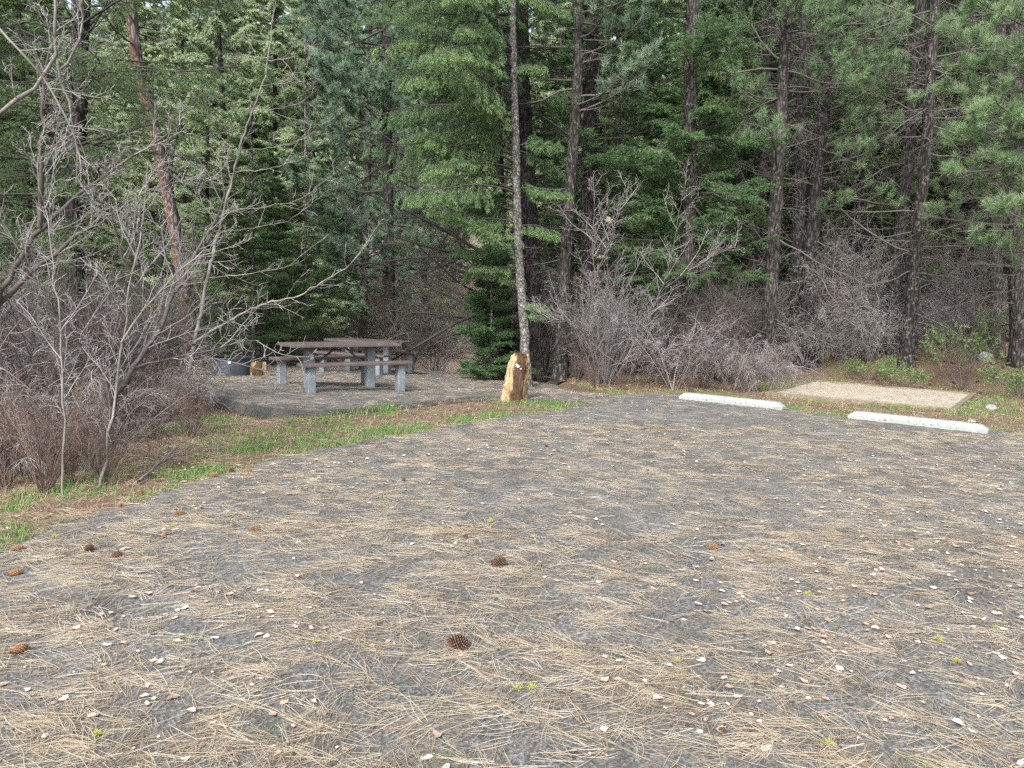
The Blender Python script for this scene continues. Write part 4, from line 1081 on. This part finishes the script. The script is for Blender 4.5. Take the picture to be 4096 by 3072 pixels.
# fire ring
def mat_ring():
    s = NT('sooty_steel'); p = s.map(); n = s.noise(p, 5.5, 5, .65); f = s.noise(p, 32, 4, .8); v = s.noise(s.map((1, 1, .5)), 3, 5, .6)
    c = s.ramp(v, [(.3, (.014, .018, .024)), (.55, (.035, .045, .060)), (.75, (.07, .085, .105))])
    c = s.mix(s.ramp(n, [(.60, g(0)), (.64, g(1))]), c, s.ramp(f, [(.3, (.10, .03, .018)), (.7, (.24, .085, .045))]))
    c = s.mix(s.ramp(f, [(.64, g(0)), (.67, g(1))]), c, (.02, .018, .018)); s.col(c); s.rough(.5); s.bump(f, .4, .004); return s.m
M['ring'] = mat_ring()
def fire_ring():
    x, y = D(499, 790, 15.5)[0], 15.5; z = zp(x, y)
    root = empty('fire_ring', 'blackened steel fire ring with rust patches on the pad', 'fire ring', (x, y, z), -.2)
    mb = MB(); k = 64; a = np.arange(k)*2*PI/k
    prof = [(.400, -.02), (.400, .10), (.402, .20), (.398, .30), (.400, .372), (.412, .376), (.412, .388), (.372, .388), (.372, .378), (.390, .372), (.390, .2), (.388, 0.02)]
    V = np.concatenate([np.stack([np.cos(a)*r*(1+.006*np.sin(3*a+1)), np.sin(a)*r, np.full(k, h)+.004*np.sin(2*a)], -1) for r, h in prof])
    i = np.arange(k); j = (i+1) % k; f = []
    for q in range(len(prof)-1): f += [np.stack([q*k+i, q*k+j, q*k+k+j], -1), np.stack([q*k+i, q*k+k+j, q*k+k+i], -1)]
    mb.add(V, np.concatenate(f)); link('ring_wall', mb.mesh('ring_wall', M['ring'], True), root)
    mb = MB(); r = .385*np.sqrt(rng.random(500)); t = rng.random(500)*6.28
    A = np.concatenate([[[0, 0, .07]], np.stack([np.cos(a)*.39, np.sin(a)*.39, np.full(k, .04)], -1)]); mb.add(A, np.stack([0*i, i+1, j+1], -1))
    link('ash_bed', mb.mesh('ash_bed', M['post']), root)
    mb = MB(); ta = math.radians(-62)
    box(mb, (math.cos(ta)*.4025, math.sin(ta)*.4025, .31), (.004, .06, .05), rot=rz3(ta), bev=0); link('tag', mb.mesh('tag', M['sticker'], False), root)
    for ta in (math.radians(-128), math.radians(-63)):
        mb = MB(); P = np.array([[math.cos(ta)*.395, math.sin(ta)*.395, .16], [math.cos(ta)*.418, math.sin(ta)*.418, .16]])
        tubes(mb, P, [.022, .018], 8, 0, .5); box(mb, (math.cos(ta)*.412, math.sin(ta)*.412, .16), (.014, .05, .05), rot=rz3(ta), bev=.004)
        link('bolt_plate', mb.mesh('bolt_plate', M['steel'], False), root)
    # cooking grate leaning against the left of the ring
    gx = -.47; gr = empty('cooking_grate', 'black barred cooking grate leaning on the left side of the fire ring', 'grate', (x-.50, y-.12, z), math.radians(-72))
    mb = MB(); le = math.radians(12)
    def q3(u, h): return np.array([u, math.sin(le)*-h, h*math.cos(le)+.015])
    tubes(mb, np.array([q3(-.2, .36), q3(-.2, .18), q3(-.2, .0), q3(0, .0), q3(.2, 0.), q3(.2, .18), q3(.2, .36)]), [.010]*7, 6)
    link('grate_frame', mb.mesh('grate_frame', M['steel']), gr)
    for h in np.linspace(.01, .35, 11):
        mb = MB(); tubes(mb, np.array([q3(-.20, h), q3(.20, h)]), [.0085, .0085], 6); link('bar', mb.mesh('bar', M['steel']), gr)
    mb = MB(); tubes(mb, np.array([[-.20, .0, .015], [-.22, -.28, .015], [-.2, -.33, .02], [-.2, -.35, .06], [-.2, -.33, .11]]), [.010]*5, 6)
    link('handle', mb.mesh('handle', M['steel']), gr)
fire_ring()
def mat_log(name, stain=True):
    s = NT(name); v = s.map((9, 9, .9)); n = s.noise(v, 2.2, 7, .7, .6); b = s.noise(s.map((1.6, 1.6, .7)), 2.4, 4, .55, .3); f = s.noise(s.map((30, 30, 5)), 2, 5, .7)
    c = s.ramp(n, [(.28, (.11, .07, .035)), (.5, (.32, .245, .14)), (.72, (.52, .44, .29))])
    if stain:
        sx = s.n('ShaderNodeSeparateXYZ'); s.l(s.tc.outputs['Object'], sx.inputs[0])
        band = s.math('ADD', s.math('MULTIPLY', s.math('ABSOLUTE', s.math('SUBTRACT', s.math('SUBTRACT', sx.outputs[0], .035), s.math('MULTIPLY', sx.outputs[2], .06))), 3.2), s.math('MULTIPLY', s.math('SUBTRACT', b, .5), -1.6))
        bandc = (s.ramp(band, [(.26, g(.95)), (.36, g(0))]), c, s.ramp(f, [(.38, (.018, .010, .007)), (.66, (.11, .055, .028))]))
        d = s.ramp(f, [(.3, (.075, .04, .022)), (.7, (.27, .145, .07))])
        c = s.mix(s.ramp(b, [(.47, g(0)), (.56, g(.9))]), c, d)
        o = s.noise(s.map((1, 1, .6)), 4.1, 3, .5); c = s.mix(s.ramp(o, [(.58, g(0)), (.70, g(.45))]), c, (.28, .15, .06)); c = s.mix(bandc[0], c, bandc[2])
    s.col(c); s.rough(.85); s.bump(n, .9, .02); return s.m
M['log'] = mat_log('split_log_wood'); M['logcut'] = mat_log('pale_split_wood', False)
M['whitemould'] = mat_plain('white_mould', (.75, .78, .8))
def log_mesh(h, r, top_slope, k=56, rows=36, mat='log', lean=(0, 0), seedk=0, notch=True):
    mb = MB(); a = np.arange(k)*2*PI/k; V = []; 
    rad = r*(1+.10*np.sin(2*a+.6)+.07*np.sin(3*a+2)+.05*np.sin(5*a)+.030*rng.normal(size=k))
    # split faces: flatten two sides
    flatm = np.minimum(1, .80/np.maximum(.3, np.cos(a-2.9)))*np.minimum(1, .86/np.maximum(.3, np.cos(a+.2)))
    rad = rad*flatm
    tops = h*(1+top_slope*np.cos(a-2.9)+.035*rng.normal(size=k))
    if notch: tops = tops-h*.20*np.exp(-((np.angle(np.exp(1j*(a-2.75))))/.42)**2)-h*.12*np.exp(-((np.angle(np.exp(1j*(a-3.5))))/.35)**2)
    for i in range(rows):
        t = i/(rows-1); rr = rad*(1.06-.20*t**1.2-.16*max(0, t-.86)/.14)*(1+.028*rng.normal(size=k))*(1+.05*np.exp(-t*10))
        V.append(np.stack([np.cos(a)*rr+lean[0]*t*h, np.sin(a)*rr*.8+lean[1]*t*h, tops*t-.03*(1-t)], -1))
    for sc in (.75, .4):
        V.append(np.stack([np.cos(a)*rad*.78*sc+lean[0]*h, np.sin(a)*rad*.62*sc+lean[1]*h, tops*sc+(1-sc)*h*.93+.012*rng.normal(size=k)], -1))
    V.append(np.array([[lean[0]*h, lean[1]*h, h*.92]]))
    n = rows+2; V = np.concatenate(V); i = np.arange(k); j = (i+1) % k; f = []
    for q in range(n-1): f += [np.stack([q*k+i, q*k+j, q*k+k+j], -1), np.stack([q*k+i, q*k+k+j, q*k+k+i], -1)]
    f.append(np.stack([(n-1)*k+i, (n-1)*k+j, 0*i+n*k], -1))
    mb.add(V, np.concatenate(f)); return mb
def logs():
    p = W(1108, 864, .0); z = g1(p[0], p[1])
    root = empty('split_log', 'upright split log, yellow and dark brown, at the lot edge', 'log', (p[0], p[1]+.12, z-.01))
    link('wood', log_mesh(.80, .205, .03, lean=(.055*1.9, 0)).mesh('wood', M['log'], True), root)
    mb = MB()
    for q in range(12):
        c = np.array([.055+.022*rng.normal(), -.150+.008*rng.random(), .615+.03*rng.normal()]); s = .010+.018*rng.random()
        box(mb, c, (s, .008, s*.8), bev=.002, rot=rz3(rng.normal()*.3))
    link('mould_patch', mb.mesh('mould_patch', M['whitemould']), root)
    x, y = D(554, 790, 15.6)[0], 15.65
    r2 = empty('log_stump', 'short yellow sawn log standing right of the fire ring', 'log', (x, y, zp(x, y)))
    link('wood', log_mesh(.285, .20, .0, notch=False, rows=14).mesh('wood', M['log'], True), r2)
logs()
# wheel stops
def wheel_stop(label, pl, pr_, z=.0):
    a = W(*pl, z); b = W(*pr_, z); d = b-a; L = 1.80; c = (a+b)/2; ang = math.atan2(d[1], d[0])
    nrmv = np.array([-math.sin(ang), math.cos(ang), 0]); c = c+nrmv*.08
    root = None
    mb = MB(); n = 24; s = np.linspace(-L/2, L/2, n); V = []
    prof = np.array([(-.085, 0), (-.083, .05), (-.060, .108), (-.052, .115), (.052, .115), (.060, .108), (.083, .05), (.085, 0)])
    for i, x in enumerate(s):
        e = min(1, (L/2-abs(x))/.09) if abs(x) > L/2-.09 else 1.
        q = prof.copy(); q[:, 1] = np.minimum(q[:, 1], .045+.07*e); q = q+rng.normal(size=q.shape)*.0011*(1 if 0 < i < n-1 else .5)
        V.append(np.column_stack([np.full(8, x), q]))
    V = np.concatenate(V); V[:, 2] += .003; f = []
    for i in range(n-1):
        for j in range(7): o = i*8+j; f += [[o, o+1, o+9], [o, o+9, o+8]]
    for e, o in ((0, 0), (1, (n-1)*8)):
        for j in range(1, 7): f.append([o, o+j, o+j+1][::(1 if e else -1)])
    mb.add(V, f)
    o = setp(link('wheel_stop', mb.mesh('wheel_stop', M['white_concrete'], False), None, (c[0], c[1], g1(c[0], c[1]))), label, 'wheel stop', 'concrete wheel stops')
    o.rotation_euler[2] = ang
wheel_stop('white concrete wheel stop farther away, left of the sandy pad', (1468, 862), (1687, 886))
wheel_stop('white concrete wheel stop nearer the right edge with dark lichen spots', (1843, 905), (2118, 936))
# framed sandy tent pad
def mat_sand():
    s = NT('pale_gravel'); p = s.map(); v = s.voro(p, 60, out='Color'); bw = s.n('ShaderNodeRGBToBW'); s.l(v, bw.inputs[0]); n = s.noise(p, 3, 5, .7)
    c = s.ramp(bw.outputs[0], [(.1, (.19, .165, .125)), (.5, (.31, .28, .22)), (.9, (.46, .43, .365))])
    c = s.mix(s.ramp(n, [(.5, g(0)), (.8, g(.5))]), c, (.28, .20, .13)); s.col(c); s.rough(.9); s.bump(bw.outputs[0], .6, .008); return s.m
M['sand'] = mat_sand(); M['timber'] = mat_conc('weathered_timber', (.12, .095, .065), (.20, .165, .115), (.27, .24, .18), sc=.8)
def tent_pad():
    P = [p.copy() for p in TENT]; c = sum(P)/4
    zs = [g1(p[0], p[1]) for p in P]; z0 = .02
    for p, zz in zip(P, zs): p[2] = .0
    root = empty('tent_pad', 'raised timber-framed rectangle of pale gravel beyond the wheel stops', 'tent pad', (c[0], c[1], 0))
    nmax = 16; V = []
    for i in range(nmax+1):
        for j in range(nmax+1):
            u, v = i/nmax, j/nmax
            q = (P[0]*(1-u)+P[3]*u)*(1-v)+(P[1]*(1-u)+P[2]*u)*v
            V.append([q[0]-c[0], q[1]-c[1], q[2]+.015+.010*rng.normal()])
    f = []
    for i in range(nmax):
        for j in range(nmax): o = i*(nmax+1)+j; f += [[o, o+nmax+1, o+nmax+2], [o, o+nmax+2, o+1]]
    mb = MB(); mb.add(V, f); link('gravel_bed', mb.mesh('gravel_bed', M['sand']), root)
    for i in range(4):
        a, b = P[i]-[c[0], c[1], 0], P[(i+1) % 4]-[c[0], c[1], 0]; d = b-a; L = np.linalg.norm(d)
        mb = MB(); box(mb, (0, 0, 0), (L-.10 if i % 2 else L+.09, .085, .11), bev=.010, rot=None)
        o = link('timber_edge', mb.mesh('timber_edge', M['timber'], False), root)
        m = (a+b)/2; o.location = (m[0], m[1], m[2]-.012); o.rotation_mode = 'QUATERNION'; o.rotation_quaternion = Vector(d).to_track_quat('X', 'Z')
    mb = MB(); X = TENTA[:, 0]; n = 900
    u, v = rng.random(n), rng.random(n); q = [(P[0]*(1-a)+P[3]*a)*(1-b)+(P[1]*(1-a)+P[2]*a)*b for a, b in zip(u, v)]; q = np.array(q)
    ribbons(mb, q[:, :2], rng.random(n)*6.3, .1+.1*rng.random(n), np.full(n, .004), 3, rng.normal(size=n)*.5, np.zeros(n), q[:, 2]+.03, 0, np.clip(.35+.3*rng.normal(size=n), 0, 1), zf=lambda x, y: np.zeros(len(x)))
    setp(link('gravel_litter', mb.mesh('gravel_litter', M['needlelit'])), 'brown needles lying on the pale gravel', None, None, 'stuff')
tent_pad()
# rocks
def mat_rock(name, a, b):
    s = NT(name); p = s.map(); n = s.noise(p, 9, 6, .7); m = s.noise(p, 28, 4, .7)
    c = s.ramp(n, [(.3, a), (.7, b)]); c = s.mix(s.ramp(m, [(.58, g(0)), (.66, g(.6))]), c, (.40, .40, .36)); s.col(c); s.rough(.9); s.bump(n, .8, .03); return s.m
M['rockg'] = mat_rock('grey_rock', (.13, .13, .13), (.30, .30, .30)); M['rockb'] = mat_rock('brown_rock', (.20, .145, .12), (.38, .30, .26))
def rock(label, px_, py_, s, mat):
    import bmesh
    bm = bmesh.new(); bmesh.ops.create_icosphere(bm, subdivisions=4, radius=1)
    cuts = [nrm(rng.normal(size=3)) for _ in range(11)]; hs = .62+.28*rng.random(11)
    for v in bm.verts:
        p = np.array(v.co)
        for c, h in zip(cuts, hs):
            d = p@c
            if d > h: p = p-c*(d-h)*.92
        p *= 1+.03*rng.normal(); v.co = Vector(p*np.array(s))
    me = bpy.data.meshes.new('rock'); bmesh.ops.triangulate(bm, faces=bm.faces[:]); bm.to_mesh(me); bm.free(); me.materials.append(M[mat])
    p = Wt(px_, py_, 0)
    o = setp(link('rock', me, None, (p[0], p[1], g1(p[0], p[1])+s[2]*.35)), label, 'rock'); o.rotation_euler[2] = rng.random()*6
rock('small grey stone in the grass right of the sandy pad', 2142, 886, (.13, .1, .08), 'rockg')
rock('angular grey boulder at the foot of the leafy shrub', 2123, 822, (.24, .18, .18), 'rockg')
rock('brown boulder leftmost behind the sandy pad', 1900, 792, (.30, .2, .14), 'rockb')
rock('rounded tan boulder right of the brown one behind the sandy pad', 1938, 800, (.22, .16, .12), 'rockb')
rock('tan stone in the verge above the left wheel stop', 1636, 832, (.17, .12, .09), 'rockb')
rock('tiny pale stone near the end of the right wheel stop', 2098, 912, (.07, .05, .035), 'rockg')
# cones
def cone_mesh(L=.085, R=.036, n=115, closed=.0, k='cone'):
    mb = MB(); tubes(mb, np.array([[0, 0, -L*.5], [0, 0, 0], [0, 0, L*.5]]), [R*.30, R*.42, R*.15], 8, 0, .15)
    for i in range(n):
        t = (i+.5)/n; z = -L*.5+L*t; a = i*2.39996
        env = math.sin(min(1, t*1.25+.18)*PI*.5)*math.sqrt(max(0, 1-t**2.4))
        r0 = R*.25*env; r1 = R*(env*.95+.08)
        ca, sa = math.cos(a), math.sin(a); er = np.array([ca, sa, 0]); et = np.array([-sa, ca, 0]); ez = np.array([0, 0, 1.])
        op = (.55-closed)*(1-t*.7)
        tip = er*r1+ez*(z+L*.10*(1-op)); b = er*r0+ez*(z-L*.02); w = .0085*(.45+.7*env)
        th = ez*.0028
        V = [b-et*w*.4, b+et*w*.4, tip*1+et*w-er*.003, tip-et*w-er*.003, tip+th+er*.002, tip-th*1.6+er*.0015, tip+er*.0045+ez*.001]
        f = [[0, 1, 2], [0, 2, 3], [3, 2, 4], [3, 4, 6], [4, 2, 6], [2, 5, 6], [5, 3, 6], [0, 3, 5], [0, 5, 1], [1, 5, 2]]
        tt = [.12, .12, .42, .42, .75, .35, .95]
        mb.add(np.array(V), f, 0, np.clip(np.array(tt)+.08*rng.normal(), 0, 1))
    return mb.mesh('pine_cone', M[k], False)
CM = [cone_mesh(), cone_mesh(.075, .020, 90, .3, 'conetan'), cone_mesh(.06, .026, 80, .1)]
def cone(k, px_, py_, label, sc=1., az=None, group='pine cones on the ground'):
    p = Wt(px_, py_, .0); r = (.036, .022, .026)[k]*sc
    o = setp(link('pine_cone', CM[k], None, (p[0], p[1], g1(p[0], p[1])+r*.92)), label, 'pine cone', group)
    o.rotation_euler = (PI/2+rng.normal()*.15, rng.random()*6, (rng.random()*6 if az is None else az)); o.scale = (sc,)*3
cone(0, 988, 1402, 'large open brown pine cone nearest the camera', 1.06, 1.2)
cone(0, 1076, 1224, 'large open pine cone second nearest, lying on the asphalt', 1.0, 1.9)
for k, a, b, s, l in ((1, 388, 1114, 1., 'slim brown cone alone on the asphalt near the left grass'), (1, 553, 1147, .9, 'tan chewed cone on the asphalt right of the slim one'),
    (1, 40, 1412, 1.05, 'long reddish cone at the lower left edge'), (1, 32, 1243, .9, 'reddish cone at the left edge in the leaf patch'), (2, 192, 1192, 1., 'dark round cone beside the lot corner at left'),
    (2, 252, 1205, .9, 'dark cone right of the lot corner at left'), (1, 35, 1190, .9, 'tan cone at the left edge on the grass margin'), (1, 355, 1160, .8, 'small flat tan cone among pale leaves at left'),
    (2, 598, 952, 1.1, 'dark open cone in the middle of the green grass strip'), (1, 460, 1030, 1., 'brown cone lying on the grass and asphalt joint'), (1, 533, 1022, 1., 'tan cone at the asphalt edge under the grass strip'),
    (2, 500, 1020, 1., 'open tan cone in the cluster at the asphalt edge'), (1, 303, 1067, .9, 'reddish cone in the grass near the bare sapling'), (1, 260, 1095, .8, 'small cone in the grass left of the asphalt corner'),
    (2, 1004, 1163, .6, 'tiny dark cone fragment in mid lot'), (1, 1541, 1186, .9, 'small dark cone right of centre on the asphalt'), (2, 1560, 1582, .45, 'little dark cone near the bottom right'), (2, 872, 1040, .7, 'tiny cone near the middle of the lot'),
    (2, 1610, 868, .9, 'dark cone in front of the left wheel stop'), (1, 840, 838, .8, 'dark cone on the pad below the near table'), (1, 566, 818, .8, 'dark cone on the pad left of the near bench'), (2, 1180, 965, .7, 'dark speck-like cone in the upper lot')):
    cone(k, a, b, l, s)
rc = [(2038, 822), (2010, 836), (2052, 828), (2075, 826), (2090, 835), (2060, 838), (2110, 840), (2165, 832), (2178, 838), (2196, 826), (2185, 820), (1932, 770), (1886, 808), (1990, 842), (2025, 812), (2140, 828), (2205, 842), (2150, 815), (2085, 818), (2120, 852), (1975, 818), (2170, 805)]
for a, b in rc: cone(2, a+rng.normal()*2, b, 'dark open pine cone among others on the right bank', 1.5, None, 'pine cones scattered on the right bank')
# lichen tufts
def lichen_mesh():
    mb = MB(); n = 60; d = nrm(rng.normal(size=(n, 3))*[1, 1, .7]+[0, 0, .45]); A = grow(np.zeros((n, 3)), d, .022+.02*rng.random(n), 5, .35)
    A[..., 2] = np.abs(A[..., 2]); tubes(mb, A, np.full((n, 5), .0011), 3, 0, np.clip(.5+.3*rng.normal(size=n), 0, 1)); return mb.mesh('lichen_tuft', M['lichen'])
LM = lichen_mesh()
for i, (a, b) in enumerate([(682, 1388), (1118, 1490), (1790, 1610), (2150, 1358), (2065, 1430), (1463, 1430), (375, 1137), (1152, 1162), (72, 1072), (1150, 1488), (2028, 1385), (1972, 1148), (1060, 1128), (210, 1590), (1745, 1285), (118, 1162)]):
    p = Wt(a, b, 0.); o = setp(link('lichen_tuft', LM, None, (p[0], p[1], g1(p[0], p[1])+.004)), 'small yellow-green lichen tuft dropped among the pine needles', 'lichen', 'yellow-green lichen tufts'); o.rotation_euler[2] = rng.random()*6; o.scale = (.55+.3*rng.random(),)*3
# ------------------------------------------------------------------ light
w = bpy.data.worlds.new('World'); scn.world = w; w.use_nodes = True
nt = w.node_tree; bg = nt.nodes['Background']
sky = nt.nodes.new('ShaderNodeTexSky'); sky.sky_type = 'NISHITA'; sky.sun_disc = False
SE, SR = math.radians(42), math.radians(200)
sky.sun_elevation = SE; sky.sun_rotation = SR; sky.air_density = 1.0; sky.dust_density = 4.0; sky.ozone_density = 1.0
hs = nt.nodes.new('ShaderNodeHueSaturation'); hs.inputs['Saturation'].default_value = .55
nt.links.new(sky.outputs[0], hs.inputs['Color']); nt.links.new(hs.outputs[0], bg.inputs[0]); bg.inputs[1].default_value = .15
sl = bpy.data.lights.new('sun', 'SUN'); sl.energy = 1.5; sl.angle = math.radians(14); sl.color = (1, .985, .96)
so = bpy.data.objects.new('sun', sl); COL.objects.link(so)
dv = Vector((math.sin(SR)*math.cos(SE), math.cos(SR)*math.cos(SE), math.sin(SE)))
so.rotation_euler = dv.to_track_quat('Z', 'Y').to_euler()
scn.view_settings.view_transform = 'Standard'; scn.view_settings.look = 'None'
scn.view_settings.exposure = 1.55; scn.view_settings.gamma = 1.0
scn.cycles.max_bounces = 5; scn.cycles.diffuse_bounces = 3; scn.cycles.transparent_max_bounces = 4
scn.cycles.use_denoising = False
